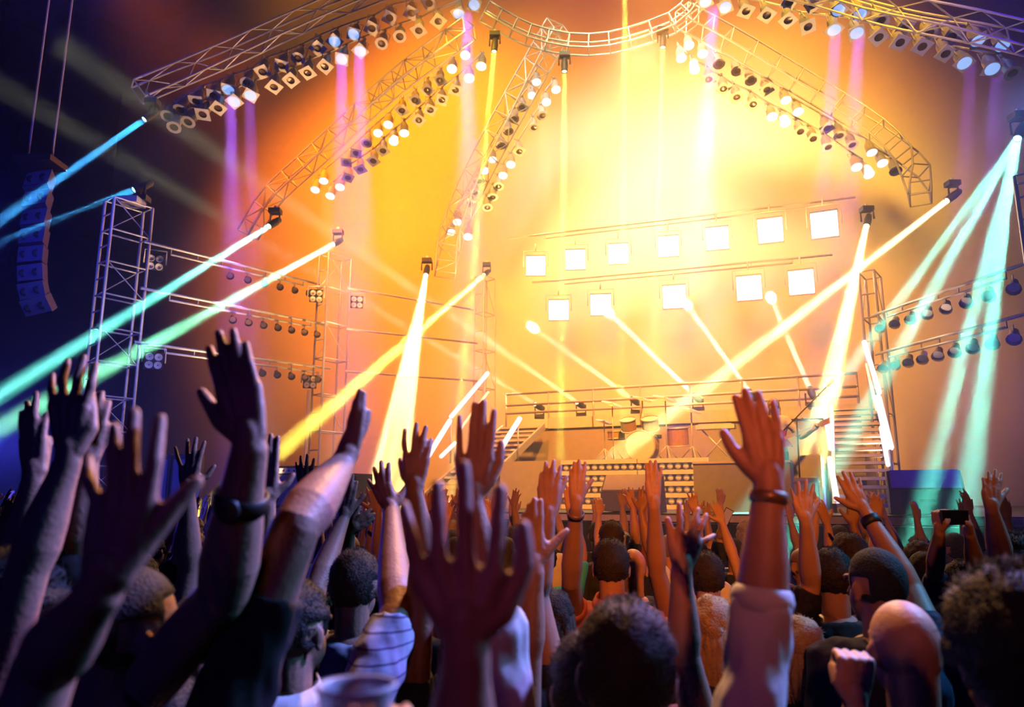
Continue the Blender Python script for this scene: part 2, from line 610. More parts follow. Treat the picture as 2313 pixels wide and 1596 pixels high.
def drum(c, r, h, ax, name, parent, m=M_DRUM):
    ax = Vector(ax).normalized()
    d = build(MB().lathe([(r * .96, -h / 2), (r, -h / 2), (r, h / 2), (r * .96, h / 2)], c, ax, 20, False), name, m, parent, False)
    for s_ in (-1, 1):
        build(MB().lathe([(.001, 0), (r * .97, 0)], Vector(c) + ax * (h / 2 * s_ * 1.01), ax, 20), 'drum_head', M_PALE, d)
        build(MB().lathe([(r * 1.0, -.012), (r * 1.06, -.012), (r * 1.06, .012), (r * 1.0, .012)], Vector(c) + ax * (h / 2 * s_), ax, 20), 'hoop', M_STEEL, d)
    return d


def stand(p, top, parent, r=.012):
    base = Vector((p.x, p.y, DB))
    build(MB().tube([base + Vector((0, 0, .05)), base + Vector((0, 0, top - DB))], r, 6), 'stand_pole', M_STEEL, parent)
    for k in range(3):
        a = 2 * PI * k / 3 + .5
        build(MB().tube([base + Vector((0, 0, .3)), base + Vector((math.cos(a) * .28, math.sin(a) * .28, .015))], .01, 6), 'stand_leg', M_STEEL, parent)


drum(SV(-.8, 4.4, DB + .3), .29, .4, ND, 'bass_drum', dk)
drum(SV(-1.05, 4.35, DB + .72), .15, .22, ND * .45 + Vector((0, 0, -1)), 'tom_drum', dk)
drum(SV(-.62, 4.35, DB + .72), .16, .22, ND * .45 + Vector((0, 0, -1)), 'tom_drum', dk)
drum(SV(-.15, 4.6, DB + .48), .2, .34, ND * .15 + Vector((0, 0, -1)), 'floor_tom', dk)
drum(SV(-1.4, 4.7, DB + .55), .17, .14, Vector((0, 0, 1)), 'snare_drum', dk)
for u, v, z, r in ((-1.65, 4.7, .85, .18), (-1.35, 4.3, 1.15, .22), (-.3, 4.3, 1.2, .24), (.1, 4.7, 1.0, .22), (-.9, 4.9, 1.3, .2)):
    c = SV(u, v, DB + z)
    stand(c, c.z, dk)
    build(MB().lathe([(.001, .02), (.03, .018), (.04, .004), (r, -.012), (r, -.016), (.04, -.001), (.001, .0)], c, Vector((.25, -.35, 1)), 20), 'cymbal', M_STEEL, dk)
build(MB().lathe([(.001, .0), (.17, .0), (.17, .07), (.001, .07)], SV(-.75, 5.1, DB + .5), (0, 0, 1), 16), 'stool_seat', M_BLACKM, dk)
stand(SV(-.75, 5.1, 0), DB + .5, dk, .02)

kb = empty('keyboard', SV(.6, 4.4, DB), 'pale keyboard on a thin folding stand right of the drum kit', 'keyboard')
build(MB().box(SV(.6, 4.4, DB + .62), (.7, .26, .08), SD, ND), 'keyboard_body', M_PALE, kb, False)
for s_ in (-1, 1):
    build(MB().tube([SV(.6 - .26 * s_, 4.4, DB), SV(.6 + .26 * s_, 4.4, DB + .58)], .014, 6), 'stand_leg', M_STEEL, kb)
for k in range(14):
    build(MB().box(SV(.32 + k * .043, 4.31, DB + .668), (.036, .08, .014), SD, ND), 'key', M_PALE, kb, False)

ms = empty('microphone_stand', onv(1806, 1090, 1.5), 'thin boom microphone stand in front of the fair haired musician', 'microphone stand')
b0 = onv(1806, 1090, 2.2)
b0.z = DZ
top = onv(1799, 942, 2.2)
ms.location = b0
build(MB().tube([b0 + Vector((0, 0, .02)), top], .012, 6), 'stand_pole', M_BLACKM, ms)
build(MB().tube([onv(1868, 872, 2.2), top, onv(1770, 972, 2.2)], .01, 6), 'boom_arm', M_BLACKM, ms)
build(MB().lathe([(.001, 0), (.13, 0), (.13, .02), (.02, .03), (.001, .03)], b0, (0, 0, 1), 16), 'stand_base', M_BLACKM, ms)
q = (onv(1868, 872, 2.2) - top).normalized()
build(MB().limb([onv(1868, 872, 2.2), onv(1868, 872, 2.2) + q * .12], [.02, .03], 8), 'microphone', M_PALE, ms)

# amplifiers and cases at the left of the stage
for (u, w_, h, lab) in ((-6.3, .9, .75, 'lower cabinet of the dark amplifier pair at the far left of the stage'), (-5.2, .7, .6, 'dark amplifier right of the pair at the far left of the stage')):
    e = empty('amplifier', SV(u, 1.0, DZ), lab, 'amplifier', 'amplifiers at the left of the stage')
    build(slab(u - w_ / 2, u + w_ / 2, .8, 1.3, DZ, DZ + h), 'cabinet_body', M_BLACKM, e, False)
    build(slab(u - w_ / 2 + .05, u + w_ / 2 - .05, .77, .795, DZ + .06, DZ + h - .16), 'grille', M_SPEAKER, e, False)
    build(slab(u - w_ / 2 + .05, u + w_ / 2 - .05, .77, .795, DZ + h - .13, DZ + h - .04), 'control_panel', M_PALE, e, False)
    for k in range(4):
        build(MB().lathe([(.016, 0), (.016, .025), (.001, .026)], SV(u - .2 + k * .12, .77, DZ + h - .085), -ND, 8), 'knob', M_BLACKM, e)
for k, (px, py, wd, hg) in enumerate(((375, 1010, .9, .5), (425, 1010, .8, .5))):
    D = 12.5
    c = P(px, 1060, D)
    e = empty('rack_case', Vector((c.x, c.y, 0)), ('left' if k == 0 else 'right') + ' dark equipment rack standing beside the left lighting tower', 'case')
    for j in range(3):
        build(MB().box((c.x, c.y, .44 + j * .9), (wd * .4, .5, .88)), 'rack_unit', M_BLACKM, e, False)
        build(MB().box((c.x, c.y - .26, .44 + j * .9), (wd * .32, .02, .7)), 'rack_door', M_SPEAKER, e, False)
    
# crowd barrier in front of the stage
for k in range(7):
    u = -5.6 + k * 1.8
    e = empty('crowd_barrier', SV(u, -1.0, 0), 'steel crowd barrier section %s from the left before the stage' % ['first', 'second', 'third', 'fourth', 'fifth', 'sixth', 'seventh'][k], 'barrier', 'crowd barrier along the stage')
    build(slab(u - .88, u + .88, -1.02, -1.0, .1, 1.1), 'barrier_sheet', M_STEEL, e, False)
    build(MB().tube([SV(u - .88, -1.0, 1.2), SV(u + .88, -1.0, 1.2)], .025, 6), 'top_rail', M_STEEL, e)
    for s_ in (-.86, .86):
        build(MB().tube([SV(u + s_, -1.0, 0.0), SV(u + s_, -1.0, 1.2)], .022, 6), 'post', M_STEEL, e)
    build(slab(u - .88, u + .88, -1.4, -.6, .0, .02), 'foot_plate', M_STEEL, e, False)

# ------------------------------------------------------------------ trusses
UNIT = MB().tube([(0, 0, 0), (0, 0, 1)], 1.0, 6).mesh('tube_piece')
UNIT.materials.append(M_STEEL)


def stick(name, a, b, r, parent, me=UNIT):
    """a straight tube piece sharing one mesh, scaled between a and b (world points)"""
    o = link(name, me, None, parent)
    a, b = Vector(a), Vector(b)
    d = b - a
    o.rotation_mode = 'QUATERNION'
    o.rotation_quaternion = d.to_track_quat('Z', 'Y')
    o.scale = (r, r, d.length)
    o.location = a - parent.location
    return o


def catmull(pts, n):
    out = []
    for i in range(n + 1):
        t = i / n * (len(pts) - 1)
        k = min(int(t), len(pts) - 2)
        u = t - k
        p = [pts[max(0, k - 1)], pts[k], pts[k + 1], pts[min(len(pts) - 1, k + 2)]]
        out.append(.5 * ((2 * p[1]) + (p[2] - p[0]) * u + (2 * p[0] - 5 * p[1] + 4 * p[2] - p[3]) * u * u + (3 * p[1] - p[0] - 3 * p[2] + p[3]) * u ** 3))
    return out


def truss(pts, bays, size, label, up=Vector((0, 0, 1)), r=.024, rb=.014, rungs=False, zig=True):
    c = catmull(pts, bays)
    e = empty('lighting_truss', c[0].copy(), label, 'truss', 'lighting trusses')
    rows = [[], [], [], []]
    for i, p in enumerate(c):
        t = (c[min(i + 1, bays)] - c[max(i - 1, 0)]).normalized()
        s_ = t.cross(up).normalized()
        u = s_.cross(t)
        for k, (a, b) in enumerate(((-1, 1), (1, 1), (1, -1), (-1, -1))):
            rows[k].append(p + s_ * (a * size / 2) + u * (b * size / 2))
    for k in range(4):
        build(MB().tube(rows[k], r, 6), 'chord', M_STEEL, e)
    for i in range(bays):
        for k in range(4):
            k2 = (k + 1) % 4
            if zig and k in (0, 2, 3):
                if (i + k) % 2:
                    stick('brace', rows[k][i], rows[k2][i + 1], rb, e)
                else:
                    stick('brace', rows[k2][i], rows[k][i + 1], rb, e)
            if rungs or i in (0,):
                stick('rung', rows[k][i], rows[k2][i], rb * 1.2, e)
    for k in range(4):
        stick('rung', rows[k][bays], rows[(k + 1) % 4][bays], rb * 1.2, e)
    return c


def PP(l):
    return [P(*q) for q in l]


truss(PP([(312, 207, 13.5), (432, 157, 14), (535, 113, 14.3), (650, 60, 14.6), (783, 3, 15), (930, -50, 15.3), (1060, -90, 15.6)]), 15, .36,
      'long curved truss at the upper left carrying the largest row of par lamps')
truss(PP([(1060, 65, 15.5), (940, 150, 16.5), (865, 212, 17.2), (790, 280, 17.8), (700, 363, 18.3), (612, 445, 18.6), (560, 530, 18.8)]), 16, .4,
      'second truss from the left, running down from the central ring', rungs=True)
truss(PP([(1262, 60, 17.8), (1222, 130, 18.4), (1168, 225, 19), (1110, 330, 19.4), (1055, 440, 19.7), (1018, 540, 19.8), (1005, 620, 19.8)]), 15, .55,
      'steep truss falling from the middle of the central ring', rungs=True)
truss(PP([(1540, 35, 15.5), (1620, 75, 16.0), (1750, 150, 16.4), (1870, 222, 16.5), (1980, 292, 16.2), (2060, 368, 15.8), (2080, 450, 15.5)]), 15, .42,
      'truss falling to the right above the bright blinder lamps', rungs=True, zig=False)
truss(PP([(1560, -70, 13), (1800, -35, 13), (1990, 18, 12.5), (2190, 58, 12), (2340, 92, 11.5)]), 13, .4,
      'dark truss along the upper right edge of the rig')
truss(PP([(1095, 25, 15.3), (1150, 58, 15.5), (1210, 84, 15.6), (1290, 100, 15.7), (1370, 98, 15.6), (1450, 78, 15.4), (1530, 46, 15.2), (1570, 5, 15)]), 12, .34,
      'curved ring truss joining the spokes at the top centre', rungs=True, zig=False)


def tower(px, pytop, D, size, label, rung, back=None, z0=0.0):
    t = P(px, pytop, D)
    e = empty('truss_tower', Vector((t.x, t.y, z0)), label, 'truss tower', 'truss towers beside the stage')
    H = t.z - z0
    X = Vector((.8, -.6, 0))
    Y = Vector((.6, .8, 0))
    cs = [t + X * (a * size / 2) + Y * (b * size * (back or 1) / 2) for a, b in ((-1, -1), (1, -1), (1, 1), (-1, 1))]
    cs = [Vector((q.x, q.y, z0)) for q in cs]
    for q in cs:
        stick('upright', q, q + Vector((0, 0, H)), .026, e)
    n = int(H / rung)
    for i in range(n + 1):
        z = H - i * rung
        for k in range(4):
            if k == 0 or i % 2 == 0:
                stick('rung', cs[k] + Vector((0, 0, z)), cs[(k + 1) % 4] + Vector((0, 0, z)), .016, e)
        if i < n and i % 4 == 0:
            for k in (1, 3):
                stick('brace', cs[k] + Vector((0, 0, z)), cs[(k + 1) % 4] + Vector((0, 0, max(0, z - 2 * rung))), .009, e)
    for q in cs:
        build(MB().box(q + Vector((0, 0, .02)), (.2, .2, .04)), 'foot_plate', M_STEEL, e, False)
    return t


T1 = tower(292, 462, 12.5, .34, 'nearest left truss tower, bluish, like a tall ladder', .29, 2.0)
T2 = tower(758, 580, 17, .34, 'middle left truss tower glowing amber behind the raised hands', .42, 2.0)
T3 = tower(1096, 628, 21, .34, 'farthest left truss tower beside the left staircase', .55, 1.6, DZ)
T4 = tower(1964, 620, 15.2, .3, 'right truss tower rising behind the top of the right stairs', .5, 2.2, DZ)
T5 = tower(2326, 400, 9.6, .34, 'nearest right truss tower at the edge of the picture', .32)


def pipe(a, b, label, r=.028, drops=0, twin=False):
    e = empty('lamp_pipe', a.copy(), label, 'pipe', 'lamp pipes between the towers')
    build(MB().tube([a, b], r, 6), 'pipe', M_STEEL, e)
    if twin:
        d = Vector((0, 0, -.12))
        build(MB().tube([a + (b - a) * .12 + d, a + (b - a) * .88 + d], r * .8, 6), 'lower_pipe', M_STEEL, e)
        for k in range(7):
            q = a + (b - a) * (.12 + .76 * k / 6)
            stick('pipe_link', q, q + d, .012, e)
    return e


def small_lamp(p, d, label, group, size=.1, m=M_BLACKM, lensm=M_LENSOFF):
    """little clip-on lamp hanging from a pipe at p, facing d"""
    e = empty('small_spotlight', p.copy(), label, 'stage lamp', group)
    d = Vector(d).normalized()
    c = p + Vector((0, 0, -.16))
    stick('bracket', p, c, .01, e)
    build(MB().lathe([(.001, -size), (size * .45, -size * .9), (size * .5, -size * .1), (size * .8, size)], c, d, 10), 'housing', m, e)
    build(MB().lathe([(.001, 0), (size * .6, 0)], c + d * size * .5, d, 10), 'lens', lensm, e)
    return e


ORD = ['first', 'second', 'third', 'fourth', 'fifth', 'sixth', 'seventh', 'eighth', 'ninth', 'tenth', 'eleventh', 'twelfth', 'thirteenth', 'fourteenth', 'fifteenth', 'sixteenth', 'seventeenth', 'eighteenth', 'nineteenth', 'twentieth',
       'twenty-first', 'twenty-second', 'twenty-third', 'twenty-fourth', 'twenty-fifth', 'twenty-sixth', 'twenty-seventh', 'twenty-eighth', 'twenty-ninth', 'thirtieth']
lv = ['upper', 'middle', 'lower']
for i, (a, b, c) in enumerate((((326, 545, 12.5), (722, 642, 17), 4), ((318, 650, 12.5), (742, 733, 17), 5), ((304, 772, 12.5), (745, 832, 17), 5))):
    A, B = P(*a), P(*b)
    pipe(A, B, '%s pipe strung between the two nearer left towers' % lv[i], twin=True)
    for k in range(c + 2):
        t = .42 + .5 * k / (c + 1)
        small_lamp(A + (B - A) * t + Vector((0, 0, -.1)), (.4, -.8, -.5), '%s small lamp from the left on the %s pipe between the left towers' % (ORD[k], lv[i]), 'small lamps on the left pipes')
for i, (a, b) in enumerate((((785, 650, 17), (1075, 700, 21)), ((783, 742, 17), (1078, 775, 21)), ((780, 838, 17), (1078, 860, 21)))):
    pipe(P(*a), P(*b), '%s pipe strung between the two farther left towers' % lv[i])
for i, (a, b, c) in enumerate((((1972, 712, 14.6), (2330, 590, 9.9), 8), ((1978, 800, 14.6), (2330, 705, 9.9), 9))):
    A, B = P(*a), P(*b)
    pipe(A, B, '%s pipe strung to the right of the right stairs' % ('upper', 'lower')[i], twin=True)
    for k in range(c):
        t = .06 + .85 * k / (c - 1)
        small_lamp(A + (B - A) * t + Vector((0, 0, -.1)), (-.5, -.6, -.6), '%s small lamp from the left on the %s right-hand pipe' % (ORD[k], ('upper', 'lower')[i]), 'small lamps on the right pipes', .13, M_CAN, M_PALE)


def quad_lamp(px, py, D, w_, label, name='quad_blinder', lit=False, face=None, pw=0):
    """square lamp box with four round (or square) lamps in a hoop bracket"""
    c = P(px, py, D)
    f = Vector(face) if face else (Vector((0, 0, 2.2)) - c)
    f.normalize()
    X = f.cross(Vector((0, 0, 1))).normalized() * -1
    Z = X.cross(f).normalized() * 1
    if Z.z < 0:
        Z = -Z
    e = empty(name, c.copy(), label, 'stage lamp', 'twelve blinding lamps over the stage' if lit else 'unlit four-lamp boxes on the pipes')
    build(MB().box(c - f * .09, (w_, .16, w_), X, f, Z), 'housing', M_BLACKM, e, False)
    for a in (-1, 1):
        for b in (-1, 1):
            q = c + X * (a * w_ * .24) + Z * (b * w_ * .24)
            if lit:
                build(MB().box(q + f * .01, (w_ * .47, .03, w_ * .47), X, f, Z), 'lamp_face', M_BLIND, e, False)
            else:
                build(MB().lathe([(w_ * .2, -.02), (w_ * .22, .02), (w_ * .17, .01), (.001, -.015)], q, f, 14), 'lamp_face', M_PALE, e)
    hw = w_ * .62
    build(MB().tube([c - X * hw - Z * .03, c - X * hw + Z * hw * 1.2, c + X * hw + Z * hw * 1.2, c + X * hw - Z * .03], .015, 6), 'yoke', M_STEEL, e)
    if lit:
        # barn doors
        for s_ in (-1, 1):
            build(MB().box(c + Z * (s_ * w_ * .53) + f * .03, (w_, .1, .012), X, f, Z), 'barn_door', M_BLACKM, e, False)
        build(MB().tube([c + Z * hw * 1.2, c + Z * hw * 1.2 + Vector((0, 0, .2))], .02, 6), 'clamp', M_STEEL, e)
        if pw:
            lamp_spot('blinder_light', c + f * .2, c + f * 5 + Vector((0, 0, -2.0)), pw, (1, .62, .25), 140, 1, .25)
    return c


BL = [(1210, 600, 19.6, .54), (1300, 586, 19.3, .54), (1397, 573, 19.0, .54), (1510, 556, 18.6, .54), (1620, 538, 18.2, .58), (1740, 520, 17.8, .62), (1862, 507, 17.3, .64)]
BL2 = [(1262, 700, 19.5, .55), (1357, 688, 19.2, .56), (1523, 670, 18.6, .6), (1692, 650, 18.0, .62), (1810, 637, 17.5, .6)]
for row, nm in ((BL, 'upper'), (BL2, 'lower')):
    for k, (x, y, D, w_) in enumerate(row):
        quad_lamp(x, y, D, w_, '%s blinding white lamp from the left in the %s row' % (ORD[k], nm), lit=True, pw=110)
    a, b = P(row[0][0] - 60, row[0][1] - 62, row[0][2] + .3), P(row[-1][0] + 70, row[-1][1] - 62, row[-1][2] - .2)
    pipe(a, b, '%s hanging bar holding a row of blinding lamps' % nm, .03, twin=True)
for (px, py, D, w_, lab) in ((350, 592, 13.2, .3, 'unlit four-lamp box hanging beside the top of the nearest left tower'),
                             (347, 815, 12.9, .3, 'unlit four-lamp box low beside the nearest left tower'),
                             (714, 668, 16.6, .3, 'unlit four-lamp box left of the middle left tower, upper one'),
                             (700, 862, 16.6, .3, 'unlit four-lamp box on a thin post left of the middle left tower'),
                             (806, 682, 17.3, .3, 'unlit four-lamp box right of the middle left tower')):
    quad_lamp(px, py, D, w_, lab)
c = P(698, 880, 16.6)
e = empty('lamp_post', Vector((c.x, c.y, 0)), 'thin upright post under the four-lamp box by the middle left tower', 'post')
build(MB().tube([(c.x, c.y, .03), c], .04, 8), 'post_pole', M_PALE, e)
build(MB().box((c.x, c.y, .02), (.5, .5, .04)), 'foot_plate', M_STEEL, e, False)


# ------------------------------------------------------------------ par lamps
def par_proto(square, lens):
    e = bpy.data.objects.new('par_lamp', None)
    COL.objects.link(e)
    ax = Vector((0, 0, 1))   # lens at origin facing -Z, can rises along +Z
    build(MB().lathe([(.122, .0), (.122, .02), (.112, .03), (.110, .24), (.085, .32), (.05, .36), (.045, .42), (.001, .43)], (0, 0, 0), ax, 16), 'housing', M_CAN, e, world=False)
    # gel frame, a flat plate with a round hole
    n = 24
    vs, fs = [], []
    for z in (-.012, .0):
        for j in range(n):
            q = 2 * PI * j / n
            c_, s_ = math.cos(q), math.sin(q)
            k = .15 / max(abs(c_), abs(s_)) if square else .148 / math.cos(((q + PI / 8) % (PI / 4)) - PI / 8)
            vs += [(.088 * c_, .088 * s_, z), (k * c_, k * s_, z)]
    for j in range(n):
        a, b = 2 * j, 2 * ((j + 1) % n)
        fs += [(a, a + 1, b + 1, b), (2 * n + b, 2 * n + b + 1, 2 * n + a + 1, 2 * n + a), (a + 1, 2 * n + a + 1, 2 * n + b + 1, b + 1), (b, 2 * n + b, 2 * n + a, a)]
    if lens is M_LENSOFF or lens is M_LENSBLUE:
        build(MB().add(vs, fs), 'gel_frame', M_GEL, e, False, world=False)
    if lens is M_LENSOFF:
        build(MB().lathe([(.001, .05), (.11, .03)], (0, 0, 0), ax, 16), 'lens', lens, e, world=False)
    else:
        build(MB().lathe([(.001, -.028), (.06, -.024), (.128, -.014)], (0, 0, 0), ax, 20), 'lens', lens, e, world=False)
    build(MB().tube([(-.13, 0, .14), (-.13, 0, .48), (.13, 0, .48), (.13, 0, .14)], .009, 6), 'yoke', M_STEEL, e, world=False)
    build(MB().box((0, 0, .52), (.05, .05, .08)), 'clamp', M_STEEL, e, False, world=False)
    return e


PROTO = {}
DOWN = Vector((.0, -.42, -.9)).normalized()


def par(px, py, D, lens, square, label, group):
    key = (lens.name, square)
    if key not in PROTO:
        PROTO[key] = [par_proto(square, lens), False]
    pr = PROTO[key]
    o = pr[0] if not pr[1] else copy_tree(pr[0])
    pr[1] = True
    o.location = P(px, py, D)
    d = DOWN + Vector((random.uniform(-.08, .08), random.uniform(-.08, .08), 0))
    o.rotation_euler = (-d).to_track_quat('Z', 'Y').to_euler()
    o.rotation_euler.rotate_axis('Z', random.uniform(.2, 1.2))
    tag(o, label, 'par lamp', group)
    return o


def par_row(txt, d0, d1, litm, place, group):
    rows = {}
    items = [q.split(',') for q in txt.split()]
    xs = [float(q[0]) for q in items]
    lo, hi = min(xs), max(xs)
    cnt = {}
    for q in items:
        x, y, kind, row = float(q[0]), float(q[1]), q[2], q[3]
        D = d0 + (d1 - d0) * (x - lo) / (hi - lo)
        lit = kind == 'L'
        k = (lit, row)
        cnt[k] = cnt.get(k, 0) + 1
        label = '%s par lamp, %s from left, %s row, %s' % ('lit' if lit else 'unlit', ORD[cnt[k] - 1], {'u': 'upper', 'l': 'lower'}[row], place)
        par(x, y, D, litm if lit else M_LENSOFF, kind != 'o', label, group)
    # hanging pipes along both rows
    for row in ('u', 'l'):
        pts = sorted([(float(q[0]), float(q[1])) for q in items if q[3] == row])
        if len(pts) < 2:
            continue
        f = lambda x: d0 + (d1 - d0) * (x - lo) / (hi - lo)
        W_ = [P(x, y, f(x)) - DOWN * .56 for x, y in pts]
        e = empty('lamp_bar', W_[0].copy(), '%s bar holding par lamps %s' % ({'u': 'upper', 'l': 'lower'}[row], place), 'pipe', 'bars for par lamps')
        build(MB().tube(W_, .024, 6), 'pipe', M_STEEL, e)


par_row('379,262,o,u 407,248,o,u 443,229,s,u 483,216,s,u 516,202,L,u 558,187,o,u 593,162,s,u 636,148,s,u 673,132,o,u 718,109,s,u 756,93,L,u 799,77,L,u 840,64,s,u 880,40,s,u 929,29,s,u 969,7,s,u '
        '393,287,o,l 425,275,o,l 458,258,s,l 493,244,s,l 529,229,L,l 566,215,L,l 619,196,s,l 657,181,s,l 695,164,s,l 734,150,s,l 772,133,L,l 814,115,L,l 862,98,o,l 903,82,o,l 946,69,s,l 990,48,s,l 1036,31,L,l 1071,11,L,l',
        14.6, 15.4, M_LENSBLUE, 'under the long upper left truss', 'par lamps under the upper left truss')
par_row('1051,124,L,u 1021,155,L,u 993,181,s,u 965,203,s,u 937,226,s,u 908,249,s,u 877,281,L,u 854,300,L,u 828,323,o,u 804,346,s,u 782,366,s,u 731,408,L,u 712,428,L,u '
        '1087,149,L,l 1060,176,L,l 1029,203,s,l 998,225,s,l 972,248,s,l 946,271,s,l 913,300,L,l 889,319,L,l 865,340,s,l 843,363,s,l 814,382,s,l 786,401,s,l 768,422,L,l 746,442,L,l',
        19.4, 16.6, M_LENSWHITE, 'under the second truss from the left', 'par lamps under the second truss')
par_row('1212,185,L,u 1201,215,L,u 1179,242,o,u 1161,268,o,u 1148,296,o,u 1131,328,o,u 1112,360,L,u 1095,385,L,u 1082,409,o,u 1073,435,o,u 1061,458,s,u 1033,501,L,u 1019,524,L,u '
        '1256,202,L,l 1234,230,L,l 1225,261,o,l 1206,288,o,l 1173,342,s,l 1154,371,L,l 1136,396,L,l 1126,421,o,l 1113,445,o,l 1101,468,o,l 1057,534,L,l',
        20.2, 18.6, M_LENSWHITE, 'under the steep central truss', 'par lamps under the steep truss')
par_row('1556,102,L,u 1587,121,L,u 1624,144,o,u 1665,160,o,u 1696,181,o,u 1732,202,s,u 1775,226,L,u 1803,252,L,u 1868,289,s,u 1897,306,o,u 1925,327,o,u 1969,344,L,u 1993,368,L,u 2023,386,o,u '
        '1539,131,L,l 1569,157,L,l 1601,179,s,l 1634,200,s,l 1664,219,s,l 1701,235,s,l 1744,263,L,l 1774,277,L,l 1808,297,s,l 1837,313,s,l 1871,332,s,l 1935,377,L,l 1963,394,L,l',
        16.6, 16.8, M_LENSWHITE, 'under the right-hand falling truss', 'par lamps under the right truss')
par_row('1593,4,L,l 1638,16,L,l 1685,25,s,l 1732,34,s,l 1780,46,s,l 1825,60,s,l 1884,67,L,l 1935,74,L,l 1985,84,s,l 2033,96,s,l 2083,105,s,l 2136,121,s,l 2178,142,L,l 2241,155,L,l 2287,165,o,l '
        '1783,5,s,u 1836,11,s,u 1894,22,L,u 1942,32,L,u 1990,46,s,u 2044,62,s,u 2099,74,s,u 2150,83,s,u 2209,91,L,u 2264,102,L,u',
        14.5, 12.2, M_LENSBLUE, 'under the dark upper right truss', 'par lamps under the upper right truss')
PURP = (.42, .13, 1)
for x, y, pw in ((523, 215, 9), (566, 218, 4), (772, 120, 8), (812, 105, 8), (1055, 25, 10), (1610, 12, 9), (1886, 60, 6), (1938, 66, 6), (2190, 140, 2.2), (2250, 150, 2.2)):
    p = P(x, y, 14.5 if x < 1200 else 13.2)
    lamp_beam(p + Vector((0, -.03, -.07)), P(x + (6 if x < 1500 else -30), y + 500, 14.2 if x < 1200 else 12.9), pw * 7, PURP, 9, .22)
for x, y, D in ((1050, 150, 19), (890, 300, 18), (740, 425, 17), (1228, 205, 19.8), (1125, 378, 19.2), (1562, 130, 16.6), (1772, 255, 16.7), (1965, 370, 16.8)):
    p = P(x, y, D)
    lamp_beam(p + Vector((0, -.03, -.07)), P(x + 10, y + 500, D - .6), 32, (1, .55, .25), 14, .3)


# ------------------------------------------------------------------ moving heads with beams
def moving_head(px, py, D, targets, lens, label, watts, col, ang=2.4, up=False, pole=None):
    p = P(px, py, D)
    tg = [t if isinstance(t, Vector) else P(*t) for t in targets]
    d = sum(((t - p).normalized() for t in tg), Vector()) / len(tg)
    d.normalize()
    e = empty('moving_head_lamp', p.copy(), label, 'moving head lamp', 'moving head beam lamps')
    R_ = .07
    build(MB().lathe([(R_ * .85, .0), (R_, .0), (R_ * 1.05, -.05), (R_ * 1.15, -.2), (R_ * .9, -.36), (.03, -.40), (.001, -.40)], p, d, 14), 'lamp_head', M_BLACKM, e)
    build(MB().lathe([(R_ * .88, -.03), (R_ * .86, -.012), (R_ * .62, .006), (R_ * .3, .016), (.001, .018)], p - d * .01, d, 16), 'lens', lens, e)
    s_ = d.cross(Vector((0, 0, 1)))
    s_ = s_.normalized() if s_.length > .1 else Vector((1, 0, 0))
    m = p - d * .2
    zz = Vector((0, 0, -1 if up else 1))
    build(MB().tube([m - s_ * .13, m - s_ * .13 + zz * .2, m + s_ * .13 + zz * .2, m + s_ * .13], .02, 6), 'yoke', M_BLACKM, e)
    build(MB().box(m + zz * .25, (.24, .2, .1)), 'base', M_BLACKM, e, False)
    if not up:
        build(MB().box(m + zz * .33, (.05, .05, .08)), 'clamp', M_STEEL, e, False)
    if pole:
        build(MB().tube([m + zz * .3, pole], .02, 6), 'drop_pole', M_STEEL, e)
    for t in tg:
        lamp_beam(p + (t - p).normalized() * .02, t, watts * .003, col, ang)
    return e


CY_, TE_, YE_ = (.06, .42, 1), (.12, .85, .62), (1, .85, .18)
moving_head(325, 270, 13, [(-40, 525, 11.4)], M_BEAMC, 'moving head lamp with cyan beam at the left end of the upper truss', 26000, CY_, pole=P(330, 205, 13.5))
moving_head(301, 429, 12.5, [(-60, 575, 11)], M_BEAMC, 'moving head lamp with cyan beam on top of the nearest left tower', 26000, CY_, up=True)
q = P(301, 429, 12.5)
build(MB().box(Vector((q.x, q.y, T1.z + .05)), (.34, .34, .11)), 'lamp_plate', M_STEEL, [o for o in S.objects if o.name == 'truss_tower'][0], False)
moving_head(607, 511, 14.5, [(-80, 940, 10)], M_BEAMY, 'moving head lamp with long green to cyan beam left of the middle tower', 40000, (.16, .85, .7))
moving_head(752, 552, 16.7, [(0, 965, 10.5)], M_BEAMY, 'moving head lamp on top of the middle left tower', 40000, (.25, .9, .5))
moving_head(962, 621, 17.5, [(835, 1130, 13.5), (868, 1130, 13.5), (905, 1110, 13.5)], M_BEAMY, 'moving head lamp with narrow steep yellow beam left of the farthest tower', 40000, (1, .95, .35))
moving_head(1093, 621, 20.8, [(640, 1010, 14)], M_BEAMY, 'moving head lamp on top of the farthest left tower', 110000, (1, .75, .08))
for k, (x, y, D, t, pw) in enumerate(((1208, 912, 18.2, (850, 700, 14), 3500), (1303, 908, 17.9, (800, 560, 12), 3500), (1427, 900, 17.4, onv(1213, 746, 10.8), 26000), (1567, 891, 16.9, onv(1382, 712, 10.8), 60000), (1692, 883, 16.2, onv(1556, 695, 10.8), 45000), (1829, 877, 15.6, onv(1745, 680, 10.8), 36000))):
    moving_head(x, y, D, [t], M_BEAMY, '%s moving head lamp from the left on the back platform rail' % ORD[k], pw, (1, .95, .6), 2.0, up=True)
moving_head(2139, 453, 14, [(1560, 900, 13.5)], M_BEAMY, 'moving head lamp with yellow beam at the lower end of the right truss', 60000, (1, .95, .35))
moving_head(1957, 510, 15, [(1800, 1120, 12), (1838, 1120, 12)], M_BEAMY, 'moving head lamp above the right stairs sending two steep yellow beams', 55000, (1, .9, .2))
moving_head(2298, 313, 10.5, [(2160, 1330, 6.5), (1880, 1060, 8.5), (1760, 1050, 10), (2060, 1250, 8)], M_BEAMC, 'moving head lamp with teal beams at the right edge', 19000, TE_)
